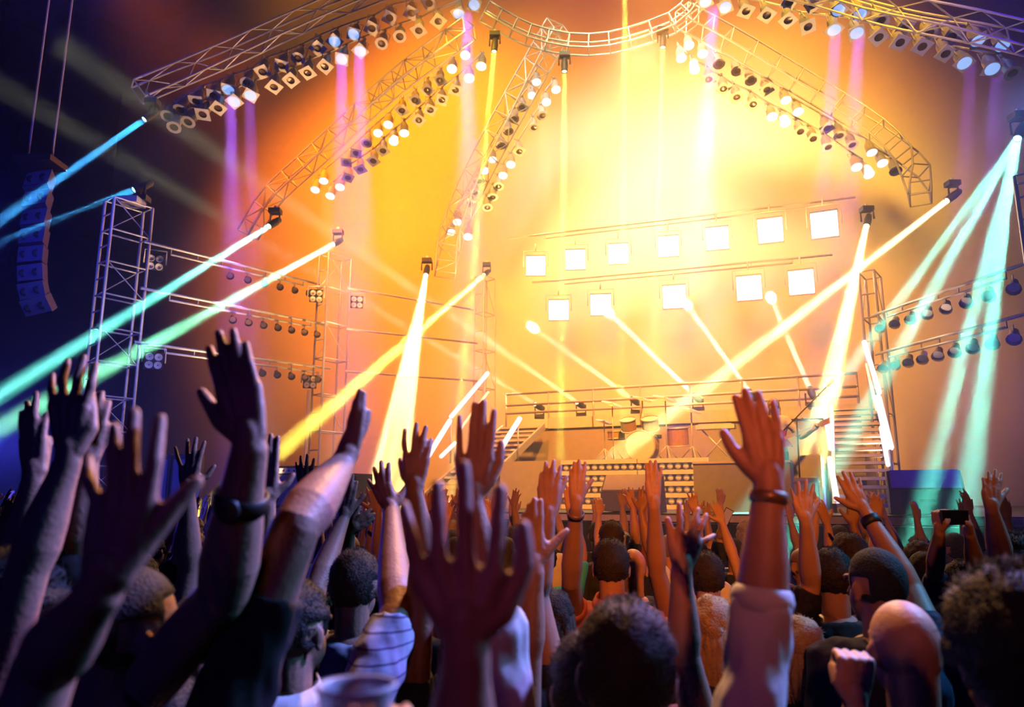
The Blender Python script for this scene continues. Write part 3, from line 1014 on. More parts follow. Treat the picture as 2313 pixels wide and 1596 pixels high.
for k, (x, y, D, t) in enumerate(((1116, 117, 15.2, (1050, 800, 14)), (1275, 162, 15.6, (1268, 800, 14.5)), (1497, 108, 15.2, (1478, 800, 14.5)), (1412, -60, 14.5, (1405, 800, 14)))):
    moving_head(x, y, D, [t], M_BEAMY, '%s small moving head lamp from the left hanging under the ring truss, beam straight down' % ORD[[0, 1, 3, 2][k]], 16000, (.75, .95, .12), 1.4)

# ------------------------------------------------------------------ hanging speaker column
la = empty('line_array', P(75, 560, 14), 'curved hanging column of blue-grey speaker cabinets at the left edge', 'speaker array')
cc = [(84, 402, -4), (79, 446, -2), (75, 489, 0), (71, 531, 2), (68, 573, 5), (67, 615, 9), (70, 656, 14), (80, 692, 22)]
for x, y, tl in cc:
    p = P(x, y, 14)
    a = math.radians(tl)
    X = Vector((.92, -.38, 0)).normalized()
    f = Vector((.38, -.92, 0)).normalized() * math.cos(a) + Vector((0, 0, -1)) * math.sin(a)
    X = (X * math.cos(.06) + Vector((0, 0, -.06)) + Vector((0, 0, .45)) * max(0, math.sin(a) - .1)).normalized()
    Z = X.cross(f).normalized()
    Z = Z if Z.z > 0 else -Z
    cb = build(MB().box(p - f * .25, (.74, .5, .325), X, f, Z), 'cabinet', M_SPEAKER, la, False)
    for s_ in (-1, 1):
        build(MB().lathe([(.06, .0), (.075, .012), (.05, .004), (.001, -.0)], p + X * (s_ * .19) + f * .004, f, 14), 'port', M_BLACKM, cb)
        build(MB().box(p + X * (s_ * .19) + f * .008 + Z * .0, (.13, .012, .03), X, f, Z), 'port_bar', M_SPEAKER, cb, False)
    build(MB().box(p + f * .006 - Z * .155, (.72, .01, .012), X, f, Z), 'lower_lip', M_BLACKM, cb, False)
build(MB().box(P(90, 368, 14.2), (.8, .6, .12)), 'flying_frame', M_BLACKM, la, False)
for s_ in (-.25, .25):
    q = P(90, 360, 14.2) + Vector((s_, 0, 0))
    build(MB().tube([q, q + Vector((0, 0, 12))], .02, 6), 'hanging_chain', M_STEEL, la)
lamp_spot('added_array_fill', P(420, 300, 10), P(70, 560, 14), 350, (.10, .12, 1), 40)  # unseen blue lamp added to brighten the speaker column
lamp_spot('added_tower_fill', P(500, 500, 9.5), P(280, 760, 12.5), 420, (.45, .42, 1), 50)  # unseen lamp added to brighten the nearest left tower

# ------------------------------------------------------------------ people
def fuse(mb, voxel, smooth=3, disp=0.0, dscale=12, name='fused'):
    """union of all closed pieces of a builder as one continuous smooth surface"""
    me = mb.mesh(name)
    o = bpy.data.objects.new(name, me)
    COL.objects.link(o)
    r = o.modifiers.new('r', 'REMESH')
    r.mode = 'VOXEL'
    r.voxel_size = voxel
    if smooth:
        sm = o.modifiers.new('s', 'SMOOTH')
        sm.iterations = smooth
        sm.factor = .5
    dg = bpy.context.evaluated_depsgraph_get()
    ev = o.evaluated_get(dg)
    m2 = bpy.data.meshes.new_from_object(ev)
    n = len(m2.vertices)
    co = [0.0] * (n * 3)
    m2.vertices.foreach_get('co', co)
    vs = [Vector(co[i:i + 3]) for i in range(0, n * 3, 3)]
    fs = [tuple(p.vertices) for p in m2.polygons]
    if disp:
        nm = [v.normal.copy() for v in m2.vertices]
        for i in range(n):
            q = vs[i]
            d = noise.noise(q * dscale) * 1.0 + .5 * noise.noise(Vector((q.x * dscale * 2.5, q.y * dscale * 2.5, q.z * dscale)))
            vs[i] = q + nm[i] * (disp * d)
    bpy.data.objects.remove(o)
    bpy.data.meshes.remove(me)
    bpy.data.meshes.remove(m2)
    out = MB()
    out.v, out.f = vs, fs
    return out


def hand_px(D, w_, fingers, thumb, lean=.03, bend=.35):
    """hand laid out from sight lines at a real distance D: wrist, four fingers from the thumb side, thumb"""
    W = P(w_[0], w_[1], D)
    A = Vector((0, 1, 0))
    fs = []
    for i, f in enumerate(fingers):
        b = P(f[2], f[3], D + .008)
        t = P(f[0], f[1], D + lean)
        m = b.lerp(t, .52)
        if len(f) > 4:
            m = P(f[4], f[5], D + .015)
        m = m - A * .006 * (1 if i % 2 else .5)
        fs.append([b, m, t])
    tb, tt = P(thumb[2], thumb[3], D + .012), P(thumb[0], thumb[1], D + lean)
    tm = tb.lerp(tt, .55)
    if len(thumb) > 4:
        tm = P(thumb[4], thumb[5], D + .02)
    return dict(W=W, f=fs, t=[tb, tm, tt])


def hand_gen(W, up, n, side, spread=1.0, curl=.2, size=1.0):
    up = up.normalized()
    n = (n - up * n.dot(up)).normalized()
    L = up.cross(n).normalized() * side
    fs = []
    for off, hb, ln, an in ((.030, .096, .074, .17), (.010, .100, .083, .05), (-.011, .096, .077, -.08), (-.030, .086, .060, -.24)):
        b = W + (up * hb + L * off) * size
        a = an * spread + random.uniform(-.04, .04)
        d1 = (up * math.cos(a) + L * math.sin(a)).normalized()
        c1 = curl * random.uniform(.5, 1.2)
        d2 = (d1 * math.cos(c1 * 1.2) + n * math.sin(c1 * 1.2))
        d3 = (d1 * math.cos(c1 * 2.4) + n * math.sin(c1 * 2.4))
        m = b + d2 * ln * .52 * size
        fs.append([b, m, m + d3 * ln * .48 * size])
    tb = W + (up * .038 + L * .036) * size
    a = .75 * spread
    d = up * math.cos(a) + L * math.sin(a)
    tm = tb + (d * .8 + n * .2 * curl) * .042 * size
    tt = tm + (up * .75 + L * .45 * spread).normalized() * .032 * size
    return dict(W=W, f=fs, t=[tb, tm, tt])


def fist(W, up, n, side, size=1.0):
    up = up.normalized()
    L = up.cross(n).normalized() * side
    fs = []
    for k in range(4):
        b = W + (up * .085 + L * (.030 - .020 * k)) * size
        fs.append([b, b + (n * .028 + up * .012) * size, b + (n * .034 - up * .022) * size])
    tb = W + (up * .04 + L * .036) * size
    return dict(W=W, f=fs, t=[tb, tb + (up * .025 + n * .025) * size, tb + (up * .035 + n * .045 - L * .03) * size])


def hand_into(mb, h, k=1.0, wr=.026):
    W, fs, t = h['W'], h['f'], h['t']
    c = (fs[0][0] + fs[3][0]) / 2
    up = (c - W).normalized()
    lat = (fs[0][0] - fs[3][0]).normalized()
    n = up.cross(lat).normalized()
    rf = (.0092, .0095, .009, .0078)
    for i, f in enumerate(fs):
        r = rf[i] * k
        side = (1.5 - i) / 1.5
        root = W + lat * side * .014 * k + up * .012
        mb.limb([root, root.lerp(f[0], .5), f[0]], [.0145 * k, .0150 * k, .0122 * k], 8)
        d = f[1] - f[0]
        e = f[2] - f[1]
        mb.limb([f[0] - d * .1, f[0] + d * .5, f[1], f[1] + e * .45, f[2]], [r * 1.18, r * 1.04, r * 1.06, r * .95, r * .82], 12)
    # fleshy heel and palm
    mb.limb([W + up * .02, W + up * (c - W).length * .55, c - up * .012], [.020 * k, .023 * k, .016 * k], 12, flat=(n, .62))
    mb.limb([fs[0][0] - up * .012, fs[3][0] - up * .012], [.0125 * k, .011 * k], 8)
    mb.limb([W + lat * .012 + up * .012, t[0], t[1]], [.019 * k, .0165 * k, .0122 * k], 8)
    mb.limb([t[0].lerp(fs[0][0], .25), t[0].lerp(fs[0][0], .7) - lat * .006], [.012 * k, .010 * k], 8)
    d = t[2] - t[1]
    mb.limb([t[1], t[1] + d * .5, t[2]], [.0118 * k, .0112 * k, .0088 * k], 8)
    return n


def arm_into(mb, Sh, E, h, s, k=1.0, fat=1.0):
    W = h['W']
    n = hand_into(mb, h, k)
    c = (h['f'][0][0] + h['f'][3][0]) / 2
    up = (c - W).normalized()
    fw = (W - E)
    mb.limb([Sh, Sh.lerp(E, .35), Sh.lerp(E, .75), E], [.052 * s * fat, .050 * s * fat, .043 * s * fat, .040 * s * fat], 26)
    mb.limb([E, E + fw * .22, E + fw * .45, E + fw * .75, W - fw.normalized() * .01, W + up * .025],
            [.039 * s * fat, .045 * s * fat, .041 * s * fat, .031 * s * fat, .0255 * k * fat, .0245 * k], 26, flat=None)


def head_into(mb, c, X, Y, s):
    Z = Vector((0, 0, 1))
    R_ = Matrix((X, Y, Z)).transposed()
    mb.ell(c + (Z * .018 - Y * .012) * s, (.076 * s, .094 * s, .098 * s), 24, 16, R_)
    mb.ell(c + (-Y * .040 - Z * .004) * s, (.068 * s, .060 * s, .076 * s), 20, 12, R_)
    mb.limb([c + (-Y * .030 - Z * .14) * s, c + (-Y * .036 - Z * .04) * s], [.056 * s, .058 * s], 16)
    mb.ell(c + (Y * .025 - Z * .045) * s, (.060 * s, .066 * s, .074 * s), 20, 12, R_)
    mb.ell(c + (Y * .062 - Z * .100) * s, (.026 * s, .022 * s, .020 * s), 12, 8, R_)
    mb.limb([c + (Y * .086 + Z * .006) * s, c + (Y * .108 - Z * .034) * s], [.009 * s, .014 * s], 8)
    mb.limb([c + (Y * .080 + X * .040 + Z * .022) * s, c + (Y * .090 + Z * .020) * s, c + (Y * .080 - X * .040 + Z * .022) * s], [.011 * s, .010 * s, .011 * s], 8)
    mb.limb([c + (Y * .078 + X * .022 - Z * .066) * s, c + (Y * .093 - Z * .064) * s, c + (Y * .078 - X * .022 - Z * .066) * s], [.007 * s, .009 * s, .007 * s], 8)
    for q in (-1, 1):
        e = c + (X * (q * .079) - Y * .004 - Z * .012) * s
        mb.ell(e, (.009 * s, .016 * s, .028 * s), 12, 9, R_ @ Matrix.Rotation(-.35 * q, 3, 'Z'))
        mb.ell(e - Z * .022 * s, (.008 * s, .012 * s, .014 * s), 8, 6, R_)


def hair_mesh(c, X, Y, s, style, fine=True):
    """hair shell that follows the skull, pulled back from the face, with strands"""
    Z = Vector((0, 0, 1))
    mb = MB()
    amp = {'short': .005, 'buzz': .001, 'curly': .011, 'long': .008, 'bob': .008}[style]
    th = {'short': .012, 'buzz': .005, 'curly': .028, 'long': .016, 'bob': .016}[style]
    n, m = 56, 36
    sc = {'short': 26, 'buzz': 40, 'curly': 22, 'long': 18, 'bob': 18}[style]
    R_ = Matrix((X, Y, Z)).transposed()
    base = MB().ell((0, 0, 0), (1, 1, 1), n, m)
    for v in base.v:
        rx, ry, rz = (.076 + th) * s, (.094 + th) * s, (.098 + th) * s
        p = Vector((v.x * rx, v.y * ry, v.z * rz))
        d = noise.noise(p * sc / s) * amp + noise.noise(p * sc * 2.7 / s) * amp * .6
        low = -.25 - .62 * max(0, min(1, (.25 - v.y) / .9))
        face = max(0, v.y - .42 + .0) * 2.2 * (1 if v.z < .5 else 0)
        neck = max(0, low - v.z) * 2.2
        ear = 1.0 if (abs(v.x) > .8 and -.35 < v.z < .12 and -.35 < v.y < .4) else 0
        k = 1 - min(.4, face * .5 + neck * .5 + ear * .16)
        p = p * (1 + d * s / max(.05, p.length)) * k
        mb.v.append(c + R_ @ (p + Vector((0, -.012, .018)) * s))
    mb.f = list(base.f)
    if style in ('long', 'bob'):
        L = .30 if style == 'long' else .12
        for k in range(26):
            a = PI + PI * (k / 25)
            x0, y0 = math.cos(a) * .078, math.sin(a) * .090
            p0 = Vector((x0, y0 - .012, .03))
            pts = [c + R_ @ (p0 * s)]
            for j in range(1, 6):
                t = j / 5
                pts.append(c + R_ @ (Vector((x0 * (1 + .25 * t) + noise.noise(Vector((k * .7, t * 3, 1))) * .03, (y0 - .012) * (1 + .12 * t), .03 - (L + .1) * t + random.uniform(-.01, .01))) * s))
            mb.tube(pts, [.016 * s, .02 * s, .019 * s, .017 * s, .012 * s, .004 * s], 7)
    if style != 'buzz':
        cnt = {'short': 1500 if fine else 250, 'curly': 2200 if fine else 300, 'long': 300, 'bob': 300}[style]
        for _ in range(cnt):
            i = random.randrange(len(base.v))
            b = base.v[i]
            if (b.y > .4 and b.z < .5) or b.z < -.15 - .5 * max(0, min(1, (.25 - b.y) / .9)):
                continue
            p = mb.v[i]
            nn = (R_ @ b).normalized()
            tdir = (nn + Vector((random.uniform(-1, 1), random.uniform(-1, 1), random.uniform(-.6, .6))) * .8).normalized()
            ln = {'short': .008, 'curly': .016, 'long': .012, 'bob': .012}[style] * s * random.uniform(.5, 1.2)
            q = nn.orthogonal().normalized() * .0016
            r = nn.cross(q).normalized() * .0016
            o = len(mb.v)
            jt = Vector((random.uniform(-1, 1), random.uniform(-1, 1), random.uniform(-1, 1))) * .003
            mb.v += [p + jt + q, p + jt - q * .5 + r, p + jt - q * .5 - r, p + jt + tdir * ln]
            mb.f += [(o, o + 1, o + 3), (o + 1, o + 2, o + 3), (o + 2, o, o + 3)]
    return mb


def make_person(base, h, yaw, hair='short', haircol=None, skin=None, shirt='black', arms=None, label=None, near=True,
                group='crowd watching the show', hyaw=0.0, tilt=0.0, sleeve=.55, name='person', collar=None, bands=(), vox=None, lean=0.0, trousers='denim', eyes=False, fat=1.0):
    """base=(x, y) on the floor (z given in 3-vectors). arms: side -> dict(E=point, hand=hand, sleeve=0..2, fat)"""
    skin = skin or M_SKIN
    haircol = haircol or M_HAIR
    base = Vector((base[0], base[1], base[2] if len(base) > 2 else 0))
    s = h / 1.75
    Fv = Vector((math.sin(yaw), math.cos(yaw), 0))
    Rv = Vector((math.cos(yaw), -math.sin(yaw), 0))
    Z = Vector((0, 0, 1))
    e = empty(name, base, label, 'person', group)
    B = lambda x, y, z: base + Rv * x * s + Fv * (y + lean * max(0, z - .9)) * s + Z * z * s
    torso = [(.88, .165, .115), (.96, .160, .115), (1.06, .140, .102), (1.20, .160, .112), (1.33, .180, .118), (1.41, .165, .100), (1.455, .105, .078), (1.475, .066, .062)]
    v0 = .013 if near else .02
    mb = MB().loft([(B(0, 0, z), a * s, b * s, Rv, Fv) for z, a, b in torso], 20)
    mb.limb([B(-.13, 0, 1.40), B(.13, 0, 1.40)], [.055 * s, .055 * s], 10)
    for q in (-1, 1):
        mb.limb([B(.085 * q, 0, .90), B(.095 * q, .01, .50), B(.095 * q, -.01, .10)], [.085 * s, .06 * s, .042 * s], 10)
        mb.limb([B(.1 * q, -.02, .045), B(.11 * q, .15, .03)], [.042 * s, .03 * s], 10)
    body = fuse(mb, v0 * 1.15, 2)
    # neck and head
    hb = MB()
    Xh = Vector((math.cos(yaw + hyaw), -math.sin(yaw + hyaw), 0))
    Yh = Vector((math.sin(yaw + hyaw), math.cos(yaw + hyaw), 0))
    c = B(0, .02, 1.625)
    hb.limb([B(0, -.01, 1.40), B(0, -.002, 1.50), c - Z * .05 * s - Yh * .012], [.064 * s, .057 * s, .054 * s], 14)
    head_into(hb, c, Xh, Yh, s)
    hb = fuse(hb, .0055 if near else .012, 2)
    body.add(hb.v, hb.f)
    arms = dict(arms or {})
    sl = MB()
    tv = vox or (.0042 if near else .007)
    watch = []
    for q, nm in ((-1, 'L'), (1, 'R')):
        Sh = B(.175 * q, 0, 1.40)
        a = arms.get(nm)
        if not a:
            E_ = B(.235 * q, -.02, 1.12)
            W = B(.25 * q, .08, .88)
            a = dict(E=E_, hand=hand_gen(W, Vector((0, .1, -1)), -Rv * q, -1, .5, .4, s), vox=.009, fat=fat)
        ab = MB()
        arm_into(ab, Sh, a['E'], a['hand'], s, a.get('k', 1.0), a.get('fat', 1.0))
        ab = fuse(ab, a.get('vox', tv), a.get('sm', 5 if near else 3))
        body.add(ab.v, ab.f)
        W = a['hand']['W']
        f = a.get('sleeve', sleeve)
        E_ = a['E']
        lo = a.get('loose', 1.0)
        if f <= 1:
            sl.ell(Sh, (.06 * s, .06 * s, .06 * s))
            sl.tube([Sh - (E_ - Sh) * .1, Sh.lerp(E_, f * .5), Sh.lerp(E_, f)], [.064 * s, .062 * s * lo, .057 * s * lo], 18)
        else:
            g = f - 1
            sl.limb([Sh - (E_ - Sh) * .1, Sh.lerp(E_, .5), E_], [.064 * s, .060 * s * lo, .056 * s * lo], 14)
            sl.tube([E_.lerp(Sh, .06), E_, E_.lerp(W, g * .5), E_.lerp(W, g)], [.055 * s * lo, .056 * s * lo, .056 * s * lo, .050 * s * lo * a.get('cuff', 1.0)], 18)
            if a.get('roll'):
                d_ = (W - E_).normalized()
                q_ = E_.lerp(W, g)
                cuff = build(MB().lathe([(.048 * s, -.045), (.054 * s, -.038), (.057 * s, -.02), (.053 * s, -.004), (.046 * s, .003), (.040 * s, .0), (.040 * s, -.02)], q_, d_, 24), 'rolled_cuff', CLOTH[shirt], e)
        for bt in a.get('bands', ()):
            watch.append((E_, W, bt, s, a))
    build(body, 'body', skin, e)
    # shirt
    sl.loft([(B(0, 0, z), (a + .017) * s, (b + .019) * s, Rv, Fv) for z, a, b in torso[:-1]], 22)
    sl.limb([B(-.13, 0, 1.405), B(.13, 0, 1.405)], [.07 * s, .07 * s], 12)
    shirt_o = build(fuse(sl, .010 if near else .02, 2, .012 if near else .004, 14), 'shirt', CLOTH[shirt], e)
    if collar:
        ring = [B(math.cos(t) * .075, math.sin(t) * .07 - .004, 1.475 + .018 * math.sin(t)) for t in [2 * PI * k / 16 for k in range(17)]]
        cm = MB()
        for i in range(16):
            a_, b_ = ring[i], ring[i + 1]
            ca = (a_ - B(0, 0, 1.46)).normalized()
            cb = (b_ - B(0, 0, 1.46)).normalized()
            o_ = len(cm.v)
            cm.v += [a_ + Z * .03, b_ + Z * .03, b_ + cb * .03 - Z * .035, a_ + ca * .03 - Z * .035, a_ * 1 + Z * .02 - ca * .006, b_ + Z * .02 - cb * .006, b_ + cb * .02 - Z * .04, a_ + ca * .02 - Z * .04]
            cm.f += [(o_, o_ + 1, o_ + 2, o_ + 3), (o_ + 7, o_ + 6, o_ + 5, o_ + 4), (o_, o_ + 4, o_ + 5, o_ + 1), (o_ + 3, o_ + 2, o_ + 6, o_ + 7)]
        build(cm, 'collar', CLOTH[collar], e)
    tr = MB().loft([(B(0, 0, z), a * s, b * s, Rv, Fv) for z, a, b in ((.84, .17, .13), (.93, .172, .13), (1.0, .158, .118))], 18)
    for q in (-1, 1):
        tr.limb([B(.088 * q, 0, .88), B(.097 * q, .01, .50), B(.097 * q, -.01, .09)], [.098 * s, .076 * s, .062 * s], 12)
    build(fuse(tr, .022, 2), 'trousers', CLOTH[trousers], e)
    for q in (-1, 1):
        build(MB().limb([B(.1 * q, -.03, .05), B(.112 * q, .17, .04)], [.05 * s, .04 * s], 10), 'shoe', CLOTH['black'], e)
    # hair
    if hair != 'bald':
        build(hair_mesh(c, Xh, Yh, s, hair, near), 'hair', M_STUBBLE if hair == 'buzz' and haircol is M_HAIR else haircol, e)
    if eyes:
        for q in (-1, 1):
            build(MB().ell(c + (Yh * .078 + Xh * (q * .031) + Z * .006) * s, (.012 * s,) * 3, 10, 8), 'eye', M_PALE, e)
    for E_, W, bt, s_, a in watch:
        nm, t, wd, rr, m = bt
        p = E_.lerp(W, t)
        d = (W - E_).normalized()
        fr = (.041 + (.0265 - .041) * max(0, min(1, (t - .45) / .5))) * rr * a.get('fat', 1)
        wb = build(MB().lathe([(fr, -wd / 2), (fr * 1.06, -wd / 2), (fr * 1.08, 0), (fr * 1.06, wd / 2), (fr, wd / 2)], p, d, 24), nm, m, e)
        if nm == 'wristwatch':
            back = (Vector((0, -1, 0)) - d * d.dot(Vector((0, -1, 0)))).normalized()
            build(MB().lathe([(.021, -.004), (.022, .008), (.018, .011), (.001, .011)], p + back * fr, back, 20), 'watch_case', M_BLACKM, wb)
    return e, B


def facing(x, y):
    return math.atan2(1.6 - x, 17 - y)


def crowd_person(px, ytop, D, label, arms=None, h=None, side_px=None, **kw):
    """person whose head top shows at (px, ytop) at distance D (or of height h when out of view)"""
    t = P(px, ytop if ytop else 1200, D)
    h = h or t.z
    yaw = kw.pop('yaw', facing(t.x, t.y))
    A = {}
    for nm, a in (arms or {}).items():
        a = dict(a)
        a['E'] = P(*a['E'])
        A[nm] = a
    make_person((t.x, t.y - .02), h, yaw, label=label, arms=A, **kw)
    return t.x, t.y


TAKEN = []


def CP(*a, **k):
    TAKEN.append(crowd_person(*a, **k))


LEATHER = mat('black_leather_strap', (.015, .013, .012), .5)
BRASS = mat('dull_metal_bracelet', (.25, .14, .08), .4, .5)

# --- nearest hands --------------------------------------------------
CP(62, 1262, 1.62, 'person with big curly dark hair at the far left, right hand with wristwatch raised highest', {
    'R': dict(E=(505, 1345, 1.42), fat=1.12, k=1.12, sleeve=.5, vox=.0034, bands=[('wristwatch', .63, .032, 1.12, LEATHER)],
              hand=hand_px(1.32, (566, 1000), [(473, 787, 500, 880), (495, 752, 524, 868), (527, 748, 548, 862), (556, 776, 577, 872)], (455, 885, 498, 950, 474, 915)))},
   hair='curly', haircol=M_HAIRB, shirt='black')
CP(205, None, .98, 'short person, out of sight but for the huge spread left hand at the lower left', {
    'L': dict(E=(105, 1500, .93), k=1.0, sleeve=.3, vox=.0032, fat=1.0,
              hand=hand_px(.86, (232, 1330), [(362, 945, 335, 1130, 352, 1040), (303, 932, 296, 1120), (258, 965, 258, 1115), (200, 1035, 222, 1140, 205, 1085)], (445, 1088, 330, 1215, 395, 1140)))},
   h=1.60, hair='short')
CP(1180, None, .82, 'short person, out of sight but for the large blurred left hand raised in the middle', {
    'L': dict(E=(1035, 1790, .84), k=1.0, sleeve=.3, vox=.0032, fat=1.0,
              hand=hand_px(.80, (1052, 1450), [(1130, 1105, 1118, 1275), (1048, 1052, 1052, 1262), (987, 1095, 990, 1262), (912, 1140, 948, 1300, 930, 1210)], (1182, 1190, 1135, 1380, 1185, 1275)))},
   h=1.58, hair='short')
CP(1408, 1350, 1.42, 'man with short dark hair and rolled white sleeve, right hand with bracelet raised high', {
    'R': dict(E=(1718, 1405, 1.46), fat=1.05, k=1.12, sleeve=1.24, loose=.98, cuff=.9, roll=True, vox=.0034, bands=[('bracelet', .90, .022, 1.15, BRASS)],
              hand=hand_px(1.47, (1737, 1092), [(1661, 897, 1690, 988), (1683, 882, 1710, 978), (1712, 888, 1735, 980), (1746, 908, 1757, 993)], (1634, 976, 1690, 1052, 1655, 1015)))},
   hair='short', shirt='white')
CP(300, 1268, 1.5, 'man with cropped hair, right arm in black short sleeve slanting up to the right', {
    'R': dict(E=(668, 1190, 1.5), fat=1.12, k=1.0, sleeve=.72, loose=1.1, vox=.0038,
              hand=hand_px(1.72, (778, 1040), [(822, 888, 812, 975), (812, 882, 803, 970), (803, 905, 795, 972), (795, 930, 788, 978)], (832, 930, 800, 1000, 822, 965)))},
   hair='buzz', haircol=M_HAIRB, hyaw=.55, shirt='black')
CP(1330, 1420, 1.65, 'person in loose white sleeve behind the big blurred hand, left hand raised', {
    'L': dict(E=(1118, 1425, 1.62), k=1.0, sleeve=1.05, loose=1.25, vox=.0038,
              hand=hand_px(1.62, (1064, 1125), [(1116, 928, 1105, 1025), (1092, 907, 1085, 1022), (1072, 912, 1064, 1024), (1038, 940, 1038, 1032)], (1132, 1000, 1105, 1085, 1128, 1040)))},
   hair='short', shirt='white')
CP(-170, None, 1.6, 'person cut off by the left edge, bent left hand raised with five fingers apart', {
    'R': dict(E=(62, 1290, 1.5), k=1.0, sleeve=.4, vox=.0038,
              hand=hand_px(1.5, (158, 1030), [(216, 822, 190, 915, 208, 868), (190, 806, 168, 905), (153, 815, 143, 903, 142, 860), (119, 845, 120, 915)], (203, 876, 205, 965, 207, 925)))},
   h=1.70)
CP(395, 1400, 1.72, 'person in black sleeve whose half hidden right hand shows left of the tall tower foot', {
    'L': dict(E=(168, 1262, 1.66), k=1.0, sleeve=1.05, loose=1.0, vox=.0042, fat=1.1,
              hand=hand_px(1.64, (192, 1045), [(246, 908, 232, 960), (230, 888, 220, 955), (215, 890, 206, 958), (196, 905, 192, 962)], (255, 960, 222, 1005, 240, 985)))},
   h=1.62, shirt='black', hair='short')
CP(-190, None, 1.85, 'person cut off by the left edge, dim straight hand raised near the edge', {
    'R': dict(E=(30, 1300, 1.8), k=1.0, sleeve=.4, vox=.0042,
              hand=hand_px(1.78, (78, 1075), [(106, 935, 96, 990), (82, 888, 80, 985), (62, 908, 66, 988), (48, 930, 54, 994)], (112, 990, 95, 1045)))},
   h=1.72)

# --- second rank ----------------------------------------------------
CP(672, 1308, 2.05, 'dark haired man in striped shirt turning right, right hand raised', {
    'R': dict(E=(893, 1385, 2.2), fat=1.12, k=1.0, sleeve=.9, loose=1.2,
              hand=hand_px(2.55, (884, 1150), [(878, 1047, 878, 1095), (861, 1043, 867, 1093), (845, 1056, 856, 1095), (832, 1083, 848, 1108)], (918, 1098, 900, 1128)))},
   hair='short', haircol=M_HAIRB, hyaw=.3, shirt='striped', collar='white')
CP(805, 1240, 2.75, 'man with short brown hair in pale grey shirt, seen from behind', {
    'L': dict(E=(712, 1330, 2.85), k=1.0, sleeve=.6,
              hand=hand_px(3.1, (777, 1168), [(806, 1088, 797, 1128), (797, 1073, 789, 1124), (783, 1074, 779, 1125), (769, 1084, 769, 1130)], (823, 1118, 795, 1148)))},
   hair='short', shirt='grey')
CP(2028, 1345, 1.92, 'man with bald shining head and dark shirt at the lower right, left fist up', {
    'L': dict(E=(1915, 1790, 1.8), hand=fist(P(1932, 1590, 1.72), Vector((.1, 0, 1)), Vector((0, 1, 0)), 1, 1.05), sleeve=.9, vox=.0045)},
   hair='bald', shirt='navy', skin=M_SKIN2)
CP(2275, 1300, 1.3, 'person with thick wavy dark hair cut off by the lower right corner', hair='curly', haircol=M_HAIRB, shirt='black')
CP(1968, 1232, 2.6, 'man with close-cropped hair looking left, right arm with black wristband stretched up left', {
    'R': dict(E=(2062, 1335, 2.85), k=1.0, sleeve=.55, bands=[('wristband', .86, .035, 1.15, LEATHER)],
              hand=hand_px(3.0, (1952, 1152), [(1892, 1076, 1912, 1112), (1904, 1066, 1922, 1106), (1921, 1067, 1934, 1106), (1941, 1080, 1944, 1112)], (1887, 1124, 1918, 1140)))},
   hair='buzz', haircol=M_HAIRB, hyaw=-.35, shirt='navy')
CP(1062, None, 2.3, 'person hidden behind the middle hands, slim left hand raised left of them', {
    'L': dict(E=(955, 1270, 2.2), k=1.0, sleeve=.3,
              hand=hand_px(2.15, (935, 1105), [(974, 992, 963, 1035), (962, 964, 948, 1030), (941, 957, 934, 1028), (915, 970, 917, 1030, 913, 1000)], (905, 1038, 915, 1075)))},
   h=1.70)
CP(440, 1390, 2.3, 'person hidden behind the raised watch arm, slim hand raised right of it', {
    'R': dict(E=(585, 1320, 2.25), k=1.0, sleeve=.3,
              hand=hand_px(2.2, (603, 1132), [(628, 987, 622, 1060), (612, 982, 609, 1058), (600, 1000, 598, 1062), (590, 1015, 588, 1068)], (662, 1072, 628, 1105, 648, 1092)))},
   h=1.70)
CP(300, 1420, 2.8, 'person at the left with small left hand spread wide before the dark backdrop', {
    'R': dict(E=(428, 1290, 2.75), k=1.0, sleeve=.3,
              hand=hand_px(2.7, (424, 1108), [(462, 998, 447, 1052), (443, 989, 437, 1050), (424, 993, 424, 1050), (396, 1010, 410, 1058)], (484, 1052, 448, 1082, 468, 1075)))},
   h=1.68)
CP(1135, 1400, 2.6, 'person behind the middle hands, dark left hand raised left of the bracelet hand', {
    'R': dict(E=(1212, 1345, 2.6), k=1.0, sleeve=.3, fat=1.05,
              hand=hand_px(2.55, (1238, 1168), [(1266, 1053, 1258, 1098), (1251, 1040, 1245, 1094), (1233, 1044, 1232, 1095), (1222, 1068, 1220, 1102)], (1279, 1076, 1258, 1125)))},
   h=1.72)
CP(1378, 1216, 3.6, 'man with short dark hair and pink collar, left hand with bracelet raised', {
    'L': dict(E=(1290, 1312, 3.3), k=1.0, sleeve=.35, bands=[('bracelet', .88, .02, 1.15, BRASS)],
              hand=hand_px(3.1, (1302, 1140), [(1322, 1044, 1317, 1083), (1308, 1039, 1307, 1082), (1297, 1044, 1297, 1083), (1288, 1060, 1290, 1088)], (1338, 1083, 1315, 1115)))},
   hair='short', shirt='pink', collar='pink')
CP(1446, 1450, 2.35, 'person behind the front dark haired man, reddish hand with widely spread fingers', {
    'R': dict(E=(1547, 1480, 2.2), k=1.1, sleeve=.3, fat=1.1,
              hand=hand_px(2.15, (1538, 1285), [(1534, 1138, 1536, 1205), (1577, 1150, 1558, 1206), (1595, 1163, 1572, 1213), (1613, 1208, 1578, 1228)], (1508, 1172, 1520, 1232)))},
   h=1.66, shirt='maroon')
CP(1050, 1500, 2.3, 'person behind the big blurred hand in turquoise, arm up with thumb out', {
    'R': dict(E=(1190, 1480, 2.2), k=1.1, sleeve=.45, fat=1.15,
              hand=hand_px(2.15, (1205, 1282), [(1222, 1130, 1220, 1205), (1207, 1127, 1207, 1203), (1195, 1140, 1195, 1205), (1183, 1160, 1184, 1212)], (1280, 1198, 1238, 1240)))},
   h=1.62, shirt='teal')
